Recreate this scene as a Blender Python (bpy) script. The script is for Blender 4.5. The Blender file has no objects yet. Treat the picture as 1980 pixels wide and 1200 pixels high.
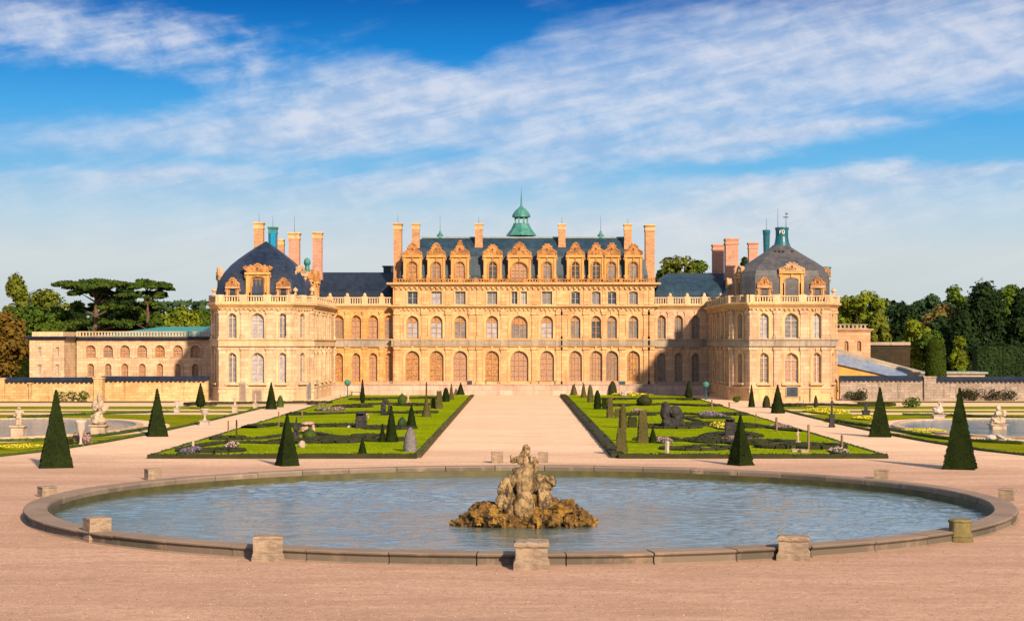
import bpy, math, random
from math import pi, sin, cos, sqrt, radians
from mathutils import Vector, noise
random.seed(7)
C = bpy.context.scene.collection
scn = bpy.context.scene
FP = 3400.0                      # focal length in photo pixels (photo 1980 wide)

# ------------------------------------------------------------------ camera
cd = bpy.data.cameras.new('camera'); cam = bpy.data.objects.new('camera', cd); C.objects.link(cam)
cam.location = (0, 0, 6); cam.rotation_euler = (pi/2, 0, 0)
cd.sensor_width = 36; cd.lens = 36*FP/1980
cd.shift_x = -11/1980; cd.shift_y = 67/1980
cd.clip_start = .5; cd.clip_end = 9000
scn.camera = cam

# ------------------------------------------------------------------ light
SUN_EL = radians(27); SUN_DX, SUN_DY = cos(radians(-65)), sin(radians(-65))   # towards the sun
sd = bpy.data.lights.new('sun', 'SUN'); sun = bpy.data.objects.new('sun', sd); C.objects.link(sun)
sd.energy = 5.0; sd.angle = radians(2); sd.color = (1, .77, .52)
sv = Vector((SUN_DX*cos(SUN_EL), SUN_DY*cos(SUN_EL), sin(SUN_EL)))
sun.rotation_euler = sv.to_track_quat('Z', 'Y').to_euler(); sun.location = (60, -40, 60)
scn.view_settings.view_transform = 'Standard'; scn.view_settings.look = 'None'
scn.view_settings.gamma = 1; scn.view_settings.exposure = .84

# ------------------------------------------------------------------ node helpers
class NT:
    def __init__(s, nt): s.t = nt; s.n = nt.nodes; s.l = nt.links
    def new(s, typ, **kw):
        n = s.n.new(typ)
        for k, v in kw.items(): setattr(n, k, v)
        return n
    def put(s, sock, v):
        if hasattr(v, 'default_value') or hasattr(v, 'is_output'): s.l.new(v, sock)
        else: sock.default_value = v
    def m(s, op, a, b=0.0, c=0.0, clamp=False):
        n = s.n.new('ShaderNodeMath'); n.operation = op; n.use_clamp = clamp
        s.put(n.inputs[0], a); s.put(n.inputs[1], b); s.put(n.inputs[2], c)
        return n.outputs[0]
    def ss(s, x, a, b, lo=0.0, hi=1.0):
        n = s.n.new('ShaderNodeMapRange'); n.interpolation_type = 'SMOOTHSTEP'
        s.put(n.inputs[0], x); s.put(n.inputs[1], a); s.put(n.inputs[2], b); s.put(n.inputs[3], lo); s.put(n.inputs[4], hi)
        return n.outputs[0]
    def mix(s, f, a, b, mode='MIX'):
        n = s.n.new('ShaderNodeMix'); n.data_type = 'RGBA'; n.blend_type = mode
        s.put(n.inputs[0], f)
        for i, v in ((6, a), (7, b)):
            if isinstance(v, (tuple, list)): v = (*v, 1) if len(v) == 3 else v
            s.put(n.inputs[i], v)
        return n.outputs[2]
    def comb(s, x, y, z):
        n = s.n.new('ShaderNodeCombineXYZ')
        s.put(n.inputs[0], x); s.put(n.inputs[1], y); s.put(n.inputs[2], z); return n.outputs[0]
    def noise(s, vec, scale, detail=4, rough=.5, dist=0.0):
        n = s.n.new('ShaderNodeTexNoise'); s.l.new(vec, n.inputs['Vector'])
        n.inputs['Scale'].default_value = scale; n.inputs['Detail'].default_value = detail
        n.inputs['Roughness'].default_value = rough; n.inputs['Distortion'].default_value = dist
        return n.outputs[0]
    def scale(s, vec, x, y, z):
        n = s.n.new('ShaderNodeMapping'); s.l.new(vec, n.inputs[0]); n.inputs['Scale'].default_value = (x, y, z)
        return n.outputs[0]
    def ramp(s, f, stops, interp='LINEAR'):
        n = s.n.new('ShaderNodeValToRGB'); s.put(n.inputs[0], f); r = n.color_ramp; r.interpolation = interp
        while len(r.elements) < len(stops): r.elements.new(.5)
        for e, (p, c) in zip(r.elements, stops): e.position = p; e.color = (*c, 1)
        return n.outputs[0]

# ------------------------------------------------------------------ sky
w = bpy.data.worlds.new('World'); scn.world = w; w.use_nodes = True
T = NT(w.node_tree); T.n.clear()
out = T.new('ShaderNodeOutputWorld'); bg = T.new('ShaderNodeBackground'); T.l.new(bg.outputs[0], out.inputs[0])
bg.inputs[1].default_value = .1
sky = T.new('ShaderNodeTexSky', sky_type='NISHITA', sun_disc=False)
sky.sun_elevation = SUN_EL; sky.sun_rotation = math.atan2(SUN_DX, SUN_DY)
tc = T.new('ShaderNodeTexCoord'); sx = T.new('ShaderNodeSeparateXYZ'); T.l.new(tc.outputs['Generated'], sx.inputs[0])
U = T.m('MULTIPLY', T.m('ARCTAN2', sx.outputs[0], sx.outputs[1]), 3.4)       # azimuth, elevation (about 1 = 17 degrees)
V = T.m('MULTIPLY', T.m('ARCSINE', sx.outputs[2]), 3.4)
K = 6.0
def k3(c): return tuple(K*x for x in c)
base = T.ramp(V, [(0, k3((.50, .56, .56))), (.17, k3((.57, .64, .66))), (.25, k3((.44, .62, .74))), (.33, k3((.16, .47, .76))),
                  (.45, k3((.07, .37, .75))), (.56, k3((.014, .23, .63))), (.68, k3((.004, .10, .40))), (.85, k3((.04, .18, .46)))])
base = T.mix(T.ss(V, .8, 1.6), base, sky.outputs[0])
def gau(u0, v0, su, sv_, amp, tilt=0.0):
    du = T.m('SUBTRACT', U, u0); dv = T.m('SUBTRACT', V, v0)
    if tilt: dv = T.m('SUBTRACT', dv, T.m('MULTIPLY', du, tilt))
    a = T.m('MULTIPLY', du, 1/su); b = T.m('MULTIPLY', dv, 1/sv_)
    q = T.m('ADD', T.m('MULTIPLY', a, a), T.m('MULTIPLY', b, b))
    return T.m('MULTIPLY', T.m('EXPONENT', T.m('MULTIPLY', q, -1)), amp)
def tot(l):
    r = l[0]
    for x in l[1:]: r = T.m('ADD', r, x)
    return r
# warp so that masks have torn edges
P0 = T.comb(U, V, 0.0)
wn = T.m('SUBTRACT', T.noise(T.scale(P0, 1.6, 4, 1), 2.2, 5, .6), .5)
wm = T.m('SUBTRACT', T.noise(T.scale(P0, 2.6, 7, 1), 2.0, 4, .6), .5)
U0, V0 = U, V
V = T.m('ADD', V0, T.m('MULTIPLY', wn, .10)); U = T.m('ADD', U0, T.m('MULTIPLY', wm, .25))
mask = tot([
    gau(.35, .47, .95, .13, .74, .16), gau(-.50, .42, .6, .08, .62, .15), gau(.75, .60, .6, .10, .35, -.05),
    gau(-.68, .555, .30, .055, .60, -.12), gau(-.95, .60, .20, .05, .35),
    gau(.56, .405, .17, .018, .75, -.02), gau(.72, .32, .40, .022, .6, .05), gau(.1, .345, .5, .03, .42, .10),
    gau(-.72, .32, .22, .02, .32), gau(0, .16, 3, .12, .28), gau(.55, .25, .7, .06, .60, .08),
    gau(-.10, .605, .10, .050, -.85, .1), gau(-.53, .645, .20, .030, -.50), gau(-.13, .555, .05, .03, -.35),
    gau(-.85, .475, .26, .030, -.55), gau(.80, .405, .30, .035, -.38), gau(.50, .350, .45, .018, -.38),
    gau(-.62, .345, .5, .025, -.28, .03), gau(-.28, .36, .25, .02, -.18), gau(.5, .665, .3, .02, -.25)])
U, V = U0, V0
rot = T.comb(T.m('ADD', U, T.m('MULTIPLY', V, .25)), T.m('SUBTRACT', V, T.m('MULTIPLY', U, .14)), .37)
s1 = T.noise(T.scale(rot, .75, 4.6, 1), 2.0, 6, .5, .6)
s2 = T.noise(T.scale(T.comb(U, T.m('SUBTRACT', V, T.m('MULTIPLY', U, .22)), .9), 1.3, 13, 1), 2.6, 7, .6, .5)
puff = T.noise(T.scale(P0, 3.5, 6.5, 1), 3.0, 8, .6, .3)
preg = gau(-.66, .555, .36, .09, 1.0, -.10)
tex = tot([T.m('MULTIPLY', T.m('SUBTRACT', s1, .5), 1.0), T.m('MULTIPLY', T.m('SUBTRACT', s2, .5), .60), T.m('MULTIPLY', T.m('SUBTRACT', puff, .5), T.m('ADD', .22, T.m('MULTIPLY', preg, 1.2)))])
cf = T.ss(T.m('ADD', T.m('ADD', mask, T.m('MULTIPLY', T.ss(V, .70, .95, 0, 1.1), T.ss(V, 3.4, 2.2))), tex), -.08, 1.05)  # overhead cloud out of view, added for whiter fill and brighter water
cf = T.m('MULTIPLY', cf, .88)
ccol = T.mix(T.ss(T.m('ADD', puff, T.m('MULTIPLY', s2, .4)), .5, .9), k3((.40, .52, .72)), k3((.68, .71, .80)))
ccol = T.mix(T.ss(V, .38, .10), ccol, k3((.66, .69, .70)))
full = T.mix(cf, base, ccol)
below = T.ss(sx.outputs[2], -.02, 0.0)
full = T.mix(below, k3((.12, .10, .08)), full)
T.l.new(full, bg.inputs[0])
w.cycles.sampling_method = 'AUTOMATIC'

# ------------------------------------------------------------------ materials
def new_mat(name):
    m = bpy.data.materials.new(name); m.use_nodes = True
    t = NT(m.node_tree); b = t.n['Principled BSDF']; return m, t, b
def coords(t):
    c = t.new('ShaderNodeTexCoord'); return c.outputs['Object']
def bump(t, b, h, strength=.4, dist=.05):
    n = t.new('ShaderNodeBump'); n.inputs['Strength'].default_value = strength; n.inputs['Distance'].default_value = dist
    t.l.new(h, n.inputs['Height']); t.l.new(n.outputs[0], b.inputs['Normal'])
def mat_stone(name, c1, c2, blocks=True, stain=.5, rough=.85, mortar=.8, bh=.42, bw=1.0, gscale=1.0):
    m, t, b = new_mat(name); co = coords(t)
    s = t.new('ShaderNodeSeparateXYZ'); t.l.new(co, s.inputs[0])
    big = t.noise(co, .35*gscale, 5, .6); fine = t.noise(co, 6*gscale, 6, .65)
    col = t.mix(t.ss(big, .3, .7), c1, c2)
    streak = t.noise(t.scale(co, 2.2, 2.2, .30), 1.0*gscale, 7, .7)
    dark = tuple(x*.42 for x in c2)
    col = t.mix(t.ss(streak, .49, .72, 0, stain), col, dark)
    col = t.mix(t.ss(fine, .38, .72, 0, .5), col, tuple(x*.5 for x in c1))
    h = fine
    if blocks:
        br = t.new('ShaderNodeTexBrick'); t.l.new(t.comb(t.m('ADD', s.outputs[0], s.outputs[1]), s.outputs[2], 0.0), br.inputs[0])
        br.inputs['Scale'].default_value = 1; br.inputs['Brick Width'].default_value = bw; br.inputs['Row Height'].default_value = bh
        br.inputs['Mortar Size'].default_value = .022; br.inputs['Mortar Smooth'].default_value = .3
        br.inputs['Color1'].default_value = (1, 1, 1, 1); br.inputs['Color2'].default_value = (.74, .70, .66, 1)
        br.inputs['Mortar'].default_value = (mortar*.75, mortar*.7, mortar*.65, 1)
        col = t.mix(1.0, col, br.outputs[0], 'MULTIPLY')
    t.l.new(col, b.inputs['Base Color']); b.inputs['Roughness'].default_value = rough
    b.inputs['Specular IOR Level'].default_value = .2
    bump(t, b, h, .35, .04)
    return m
def mat_plain(name, c, rough=.6, metal=0.0, var=.3, scale=3.0, c2=None, bstr=.2, spec=.4, aniso=(1, 1, 1)):
    m, t, b = new_mat(name); co = t.scale(coords(t), *aniso)
    n = t.noise(co, scale, 6, .6)
    col = t.mix(t.ss(n, .3, .7), c, c2 if c2 else tuple(x*(1-var) for x in c))
    t.l.new(col, b.inputs['Base Color']); b.inputs['Roughness'].default_value = rough; b.inputs['Metallic'].default_value = metal
    b.inputs['Specular IOR Level'].default_value = spec
    bump(t, b, n, bstr, .03)
    return m
def mat_slate(name, c1, c2, rough=.45, seam=.0):
    m, t, b = new_mat(name); co = coords(t)
    s = t.new('ShaderNodeSeparateXYZ'); t.l.new(co, s.inputs[0])
    uv = t.comb(t.m('ADD', s.outputs[0], s.outputs[1]), s.outputs[2], 0.0)
    br = t.new('ShaderNodeTexBrick'); t.l.new(uv, br.inputs[0])
    br.inputs['Scale'].default_value = 1; br.inputs['Brick Width'].default_value = .34; br.inputs['Row Height'].default_value = .2
    br.inputs['Mortar Size'].default_value = .012
    br.inputs['Color1'].default_value = (1, 1, 1, 1); br.inputs['Color2'].default_value = (.6, .62, .7, 1); br.inputs['Mortar'].default_value = (.4, .4, .4, 1)
    st = t.noise(t.scale(co, 1.6, 1.6, .25), 1.0, 6, .65)
    bl = t.noise(co, .4, 4, .6)
    col = t.mix(t.ss(t.m('ADD', t.m('MULTIPLY', st, .6), t.m('MULTIPLY', bl, .4)), .38, .62), c1, c2)
    col = t.mix(.8, col, br.outputs[0], 'MULTIPLY')
    t.l.new(col, b.inputs['Base Color']); b.inputs['Roughness'].default_value = rough
    b.inputs['Specular IOR Level'].default_value = .35
    bump(t, b, st, .25, .05)
    return m
def mat_leaf(name, c1, c2, c3=None, cl=.5, rough=.6, trans=.0):
    m, t, b = new_mat(name); co = coords(t)
    g = t.new('ShaderNodeNewGeometry')
    n = t.noise(co, cl, 3, .6)
    col = t.mix(t.ss(n, .35, .65), c1, c2)
    col = t.mix(t.m('MULTIPLY', g.outputs['Random Per Island'], .55), col, c3 if c3 else tuple(x*1.7 for x in c2))
    t.l.new(col, b.inputs['Base Color']); b.inputs['Roughness'].default_value = rough
    b.inputs['Specular IOR Level'].default_value = .04
    return m
def mat_glass(name, c1, c2, rough=.18, sc=2.0, spec=.5):
    m, t, b = new_mat(name); co = coords(t)
    n = t.noise(co, sc, 4, .7)
    col = t.mix(t.ss(n, .35, .65), c1, c2)
    t.l.new(col, b.inputs['Base Color']); b.inputs['Roughness'].default_value = rough
    b.inputs['Specular IOR Level'].default_value = spec
    return m
def mat_brick(name, c1, c2):
    m, t, b = new_mat(name); co = coords(t); s = t.new('ShaderNodeSeparateXYZ'); t.l.new(co, s.inputs[0])
    br = t.new('ShaderNodeTexBrick'); t.l.new(t.comb(t.m('ADD', s.outputs[0], s.outputs[1]), s.outputs[2], 0.0), br.inputs[0])
    br.inputs['Scale'].default_value = 1; br.inputs['Brick Width'].default_value = .36; br.inputs['Row Height'].default_value = .16
    br.inputs['Mortar Size'].default_value = .014
    br.inputs['Color1'].default_value = (*c1, 1); br.inputs['Color2'].default_value = (*c2, 1); br.inputs['Mortar'].default_value = (.42, .32, .22, 1)
    n = t.noise(co, 1.2, 6, .65)
    col = t.mix(t.ss(n, .5, .8, 0, .6), br.outputs[0], (.10, .06, .045))
    t.l.new(col, b.inputs['Base Color']); b.inputs['Roughness'].default_value = .9
    bump(t, b, br.outputs[1], -.3, .02)
    return m
M = {}
M['stone'] = mat_stone('warm ashlar', (.68, .405, .215), (.56, .315, .16))
M['stone_pav'] = mat_stone('pale ashlar', (.66, .48, .325), (.53, .37, .25))
M['stone_pavr'] = mat_stone('greyer pale ashlar', (.60, .425, .29), (.48, .33, .225))
M['dark_wall'] = mat_stone('dark mossy masonry', (.04, .030, .018), (.022, .02, .012))
M['stone_orange'] = mat_stone('orange ashlar', (.66, .375, .155), (.55, .29, .11))
M['stone_pink'] = mat_stone('pink ashlar', (.62, .41, .28), (.54, .35, .23))
M['trim'] = mat_stone('carved trim', (.62, .40, .20), (.42, .26, .13), blocks=False, stain=.5)
M['trim_pale'] = mat_stone('pale trim', (.60, .44, .27), (.44, .31, .19), blocks=False, stain=.5)
M['trim_grey'] = mat_stone('weathered grey band', (.36, .30, .24), (.24, .20, .165), blocks=False, stain=.7)
M['carve'] = mat_stone('carved dormer stone', (.48, .23, .08), (.22, .10, .04), blocks=False, stain=.7, gscale=3)
M['carve_pale'] = mat_stone('pale carved dormer stone', (.50, .33, .20), (.30, .17, .10), blocks=False, stain=.7, gscale=3)
M['dorm'] = mat_stone('dormer stone', (.58, .33, .12), (.42, .22, .075), blocks=False, stain=.4)
M['plinth'] = mat_stone('pinkish plinth stone', (.56, .41, .34), (.45, .33, .28), stain=.5, bh=.6, bw=1.6)
M['service'] = mat_stone('grey buff ashlar', (.58, .43, .29), (.48, .35, .24), bh=.35, bw=.8)
M['wall_stone'] = mat_stone('garden wall stone', (.66, .46, .24), (.50, .31, .14), stain=.7, bh=.3, bw=.7)  # left walls: warm sunlight put into the stone colour
M['wall_shade_tint'] = mat_stone('shade tinted garden wall stone', (.36, .30, .26), (.26, .21, .18), stain=.85, bh=.3, bw=.7)  # right walls: same stone with shade put into its colour
M['lodge'] = mat_stone('pink lodge stone', (.60, .36, .22), (.52, .31, .19), stain=.2)
M['ochre'] = mat_stone('ochre render', (.60, .34, .09), (.45, .24, .07), blocks=False)
M['slate'] = mat_slate('dark blue slate', (.010, .018, .040), (.022, .036, .070))
M['slate_mid'] = mat_slate('teal blue slate', (.014, .036, .060), (.026, .058, .092))
M['slate_navy'] = mat_slate('navy slate', (.010, .018, .036), (.022, .030, .052))
M['lead'] = mat_slate('grey brown lead', (.10, .092, .09), (.055, .06, .075), .55)
M['teal'] = mat_plain('painted teal', (.006, .10, .14), .35, 0, .4)
M['bluepaint'] = mat_plain('bright blue sheet', (.0, .20, .42), .4, 0, .2)
M['copper'] = mat_plain('green copper', (.055, .20, .17), .55, 0, .3, 2.0, (.015, .12, .115))
M['tealroof'] = mat_plain('turquoise roof', (.02, .20, .22), .4, 0, .3)
M['brick'] = mat_brick('orange brick', (.44, .20, .075), (.30, .12, .05))
M['brick_pink'] = mat_brick('pink brick', (.44, .20, .14), (.34, .14, .10))
M['ridge'] = mat_plain('pale lead ridge', (.22, .26, .24), .5)
M['frame'] = mat_plain('brown window frame', (.36, .19, .07), .6)
M['frame_pale'] = mat_plain('pale window frame', (.46, .38, .30), .6)
M['frame_grey'] = mat_plain('grey window frame', (.30, .28, .27), .6)
M['g_brown'] = mat_glass('amber glass', (.42, .215, .085), (.19, .095, .045), .25, 5)
M['g_rose'] = mat_glass('rosy shuttered glass', (.38, .22, .15), (.21, .125, .09), .35, 6)
M['g_blind'] = mat_glass('pale blind', (.33, .33, .37), (.24, .22, .25), .3, 2)
M['g_dark'] = mat_glass('dark glass', (.025, .035, .05), (.06, .07, .085), .12, 2)
M['g_grey'] = mat_glass('grey glass', (.12, .12, .135), (.19, .175, .17), .2, 2)
M['g_mauve'] = mat_glass('dim mauve glass', (.24, .165, .13), (.16, .12, .105), .25, 3)
M['iron'] = mat_plain('dark iron', (.03, .03, .03), .5)
M['white'] = mat_plain('white paint', (.7, .7, .66), .6)

# gravel
def mk_gravel():
    m, t, b = new_mat('pink gravel'); co = coords(t)
    s = t.new('ShaderNodeSeparateXYZ'); t.l.new(co, s.inputs[0])
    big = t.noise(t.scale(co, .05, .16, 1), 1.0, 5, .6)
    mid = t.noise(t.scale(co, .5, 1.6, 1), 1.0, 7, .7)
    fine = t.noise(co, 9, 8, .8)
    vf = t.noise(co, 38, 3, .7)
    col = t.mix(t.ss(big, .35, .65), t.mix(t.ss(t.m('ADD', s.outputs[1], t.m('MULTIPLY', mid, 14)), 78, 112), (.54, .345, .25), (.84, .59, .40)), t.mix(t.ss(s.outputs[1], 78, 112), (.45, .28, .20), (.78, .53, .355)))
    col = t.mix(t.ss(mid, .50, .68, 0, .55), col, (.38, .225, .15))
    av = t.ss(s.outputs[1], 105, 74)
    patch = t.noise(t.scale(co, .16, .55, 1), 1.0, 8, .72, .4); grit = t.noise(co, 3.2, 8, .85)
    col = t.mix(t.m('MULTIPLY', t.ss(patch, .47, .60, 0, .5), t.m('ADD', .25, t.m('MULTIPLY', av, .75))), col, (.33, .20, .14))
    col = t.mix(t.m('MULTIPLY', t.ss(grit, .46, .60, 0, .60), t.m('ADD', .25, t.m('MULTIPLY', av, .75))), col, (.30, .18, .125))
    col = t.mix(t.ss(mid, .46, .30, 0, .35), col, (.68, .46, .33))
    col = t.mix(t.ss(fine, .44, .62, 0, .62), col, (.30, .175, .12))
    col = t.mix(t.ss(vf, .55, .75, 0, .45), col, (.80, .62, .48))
    t.l.new(col, b.inputs['Base Color']); b.inputs['Roughness'].default_value = .95; b.inputs['Specular IOR Level'].default_value = .1
    hh = t.m('ADD', t.m('MULTIPLY', fine, .5), t.m('MULTIPLY', mid, 1.5))
    bump(t, b, hh, .6, .05)
    return m
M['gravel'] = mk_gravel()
def mk_grass(name, c1, c2, c3, sc=1.0):
    m, t, b = new_mat(name); co = coords(t)
    band = t.noise(t.scale(co, .10*sc, .35*sc, 1), 1.0, 4, .6)
    mid = t.noise(co, .8*sc, 6, .7); fine = t.noise(co, 14, 4, .8)
    col = t.mix(t.ss(band, .38, .62), c1, c2)
    col = t.mix(t.ss(mid, .5, .72, 0, .7), col, c3)
    col = t.mix(t.ss(fine, .4, .75, 0, .6), col, tuple(x*.45 for x in c1))
    t.l.new(col, b.inputs['Base Color']); b.inputs['Roughness'].default_value = 1; b.inputs['Specular IOR Level'].default_value = .0
    bump(t, b, t.m('ADD', fine, t.m('MULTIPLY', mid, 2.)), .7, .08)
    return m
M['grass'] = mk_grass('mown grass', (.17, .235, .004), (.24, .295, .005), (.33, .31, .010))
M['grass2'] = mk_grass('parterre grass', (.15, .17, .006), (.24, .25, .01), (.42, .32, .03), 2.0)
M['grass_dull'] = mk_grass('rough grass', (.10, .12, .02), (.16, .15, .03), (.26, .20, .07), 2.0)
M['grass_blades'] = mat_leaf('grass blades', (.15, .21, .004), (.21, .265, .005), (.25, .30, .008), .3)
M['pebble'] = mat_leaf('loose stones', (.24, .15, .11), (.48, .32, .24), (.66, .50, .39), 1.0)
M['yew_mid'] = mat_leaf('mid green yew leaves', (.018, .032, .004), (.028, .045, .005), (.04, .06, .007), 1.0)  # a mid green yew for the big clipped column
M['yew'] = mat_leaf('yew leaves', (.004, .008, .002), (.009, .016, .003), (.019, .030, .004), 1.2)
M['yew_core'] = mat_plain('yew shade', (.008, .018, .004), .9, spec=.1)
M['yew_brown'] = mat_leaf('bronzed yew leaves', (.05, .045, .018), (.07, .062, .02), (.09, .075, .025), 1.2)
M['yew_grey'] = mat_leaf('grey lavender leaves', (.11, .10, .11), (.16, .14, .15), (.2, .18, .18), 1.2)
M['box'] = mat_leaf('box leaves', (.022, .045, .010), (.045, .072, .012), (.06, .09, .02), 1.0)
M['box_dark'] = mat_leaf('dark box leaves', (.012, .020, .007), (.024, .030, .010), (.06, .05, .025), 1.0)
M['bark'] = mat_plain('bark', (.13, .085, .05), .9, 0, .5, 6, bstr=.6, aniso=(1, 1, .2))
M['l_green'] = mat_leaf('green leaves', (.018, .045, .007), (.045, .085, .010), (.085, .12, .012), .25)
M['l_olive'] = mat_leaf('olive leaves', (.045, .065, .010), (.085, .105, .012), (.13, .145, .018), .25)
M['l_lime'] = mat_leaf('yellow green leaves', (.055, .085, .008), (.11, .14, .010), (.16, .19, .014), .25)
M['l_dark'] = mat_leaf('dark leaves', (.005, .013, .005), (.011, .026, .008), (.025, .045, .012), .25)
M['l_blue'] = mat_leaf('bluish leaves', (.012, .034, .018), (.026, .055, .024), (.045, .08, .03), .25)
M['l_rust'] = mat_leaf('rusty leaves', (.06, .042, .010), (.10, .065, .012), (.15, .09, .015), .25)
M['l_brown'] = mat_leaf('bronze green leaves', (.075, .07, .022), (.12, .095, .03), (.18, .12, .03), .25)
M['l_cedar'] = mat_leaf('cedar needles', (.010, .026, .006), (.028, .055, .008), (.07, .10, .012), .3)
M['fl_mix'] = mat_leaf('mixed petals', (.22, .12, .17), (.10, .06, .12), (.62, .40, .34), 3)
M['fl_pink'] = mat_leaf('pink petals', (.50, .32, .34), (.30, .16, .22), (.7, .5, .5), 3)
M['fl_violet'] = mat_leaf('violet petals', (.13, .08, .20), (.08, .05, .13), (.4, .25, .4), 3)
M['fl_yellow'] = mat_leaf('yellow petals', (.55, .42, .04), (.42, .26, .03), (.75, .62, .08), 3)
M['statue'] = mat_stone('statue stone', (.46, .36, .27), (.30, .22, .16), blocks=False, stain=.7, gscale=2.5)
M['statue_white'] = mat_stone('white statue stone', (.46, .40, .35), (.34, .28, .25), blocks=False, stain=.4, gscale=2.5)
M['statue_dark'] = mat_stone('dark statue stone', (.045, .042, .042), (.018, .018, .022), blocks=False, stain=.7, gscale=2.5)
M['statue_pink'] = mat_stone('pink statue stone', (.50, .30, .25), (.36, .22, .19), blocks=False, stain=.4, gscale=2.5)
M['wood'] = mat_plain('weathered wood', (.20, .12, .07), .8, 0, .5, 5, aniso=(1, 1, .2))

def mk_rimstone():
    m, t, b = new_mat('basin rim stone'); co = coords(t)
    s = t.new('ShaderNodeSeparateXYZ'); t.l.new(co, s.inputs[0]); g = t.new('ShaderNodeNewGeometry')
    big = t.noise(co, .5, 6, .65); fine = t.noise(co, 5, 8, .7); st = t.noise(t.scale(co, 1, 1, .5), 1.3, 7, .7)
    col = t.mix(t.ss(big, .3, .7), (.25, .175, .125), (.165, .118, .086))
    col = t.mix(t.ss(fine, .42, .7, 0, .6), col, (.22, .16, .12))
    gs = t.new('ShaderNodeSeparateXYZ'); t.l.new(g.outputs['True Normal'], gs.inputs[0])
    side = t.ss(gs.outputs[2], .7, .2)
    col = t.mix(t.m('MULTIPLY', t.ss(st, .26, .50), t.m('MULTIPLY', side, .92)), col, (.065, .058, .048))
    col = t.mix(t.ss(g.outputs['Random Per Island'], .0, 1.0, 0, .35), col, (.25, .19, .15))
    t.l.new(col, b.inputs['Base Color']); b.inputs['Roughness'].default_value = .85; b.inputs['Specular IOR Level'].default_value = .2
    bump(t, b, t.m('ADD', fine, st), .6, .03)
    return m
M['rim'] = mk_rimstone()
def mk_block():
    m, t, b = new_mat('weathered block stone'); co = coords(t)
    oi = t.new('ShaderNodeObjectInfo')
    big = t.noise(co, 1.6, 6, .65); fine = t.noise(co, 14, 8, .7); st = t.noise(t.scale(co, 1, 1, 3), 3.0, 6, .7)
    col = t.mix(t.ss(big, .35, .65), (.31, .235, .17), (.21, .155, .11))
    col = t.mix(t.ss(st, .44, .62, 0, .8), col, (.14, .11, .09))
    col = t.mix(t.ss(fine, .45, .7, 0, .5), col, (.26, .2, .15))
    t.l.new(col, b.inputs['Base Color']); b.inputs['Roughness'].default_value = .9; b.inputs['Specular IOR Level'].default_value = .2
    bump(t, b, t.m('ADD', fine, t.m('MULTIPLY', st, 1.5)), .8, .03)
    return m
M['block'] = mk_block()
M['block_moss'] = mat_stone('mossy block stone', (.20, .17, .075), (.12, .095, .035), blocks=False, stain=.8, gscale=3)
M['moss'] = mat_plain('mossy wet stone', (.03, .028, .006), .6, 0, .4, 1.5, (.06, .052, .008), .5)
def mk_worn(name, c1, c2, c3, sc):
    m, t, b = new_mat(name); co = coords(t)
    n1 = t.noise(co, 1.6*sc, 7, .7); n2 = t.noise(co, 6*sc, 8, .75); n3 = t.noise(t.scale(co, 1, 1, .35), 3*sc, 6, .7)
    col = t.mix(t.ss(n1, .42, .58), c1, c2)
    col = t.mix(t.ss(n3, .50, .58, 0, .85), col, c3)
    col = t.mix(t.ss(n2, .50, .62, 0, .6), col, c3)
    t.l.new(col, b.inputs['Base Color']); b.inputs['Roughness'].default_value = .75; b.inputs['Specular IOR Level'].default_value = .25
    bump(t, b, t.m('ADD', n2, n1), .8, .05)
    return m
M['rock'] = mk_worn('ochre algae rock', (.23, .125, .022), (.10, .052, .012), (.010, .008, .005), 1.2)
M['figure'] = mk_worn('weathered sculpture stone', (.30, .205, .105), (.15, .10, .045), (.03, .02, .011), 1.6)

def mk_water():
    m, t, b = new_mat('basin water'); co = coords(t)
    n0 = t.noise(co, .09, 3, .5)
    wv = t.new('ShaderNodeVectorMath', operation='ADD'); t.l.new(co, wv.inputs[0])
    ww = t.new('ShaderNodeVectorMath', operation='SCALE')
    nn = t.new('ShaderNodeTexNoise'); t.l.new(co, nn.inputs[0]); nn.inputs['Scale'].default_value = .11; nn.inputs['Detail'].default_value = 3
    t.l.new(nn.outputs['Color'], ww.inputs[0]); ww.inputs['Scale'].default_value = 9
    t.l.new(ww.outputs[0], wv.inputs[1])
    a = t.noise(t.scale(wv.outputs[0], 1.1, 2.2, 1), 1.4, 6, .6, .6)
    c = t.noise(t.scale(wv.outputs[0], 1, 1.6, 1), 5.5, 4, .6, .3)
    h = t.m('ADD', a, t.m('MULTIPLY', c, .28))
    col = t.mix(t.ss(a, .4, .65), (.07, .115, .11), (.10, .14, .11))
    t.l.new(col, b.inputs['Base Color']); b.inputs['Roughness'].default_value = .06; b.inputs['IOR'].default_value = 3.4
    b.inputs['Specular IOR Level'].default_value = .9
    bump(t, b, h, 1.0, .05)
    return m
M['water'] = mk_water()

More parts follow.
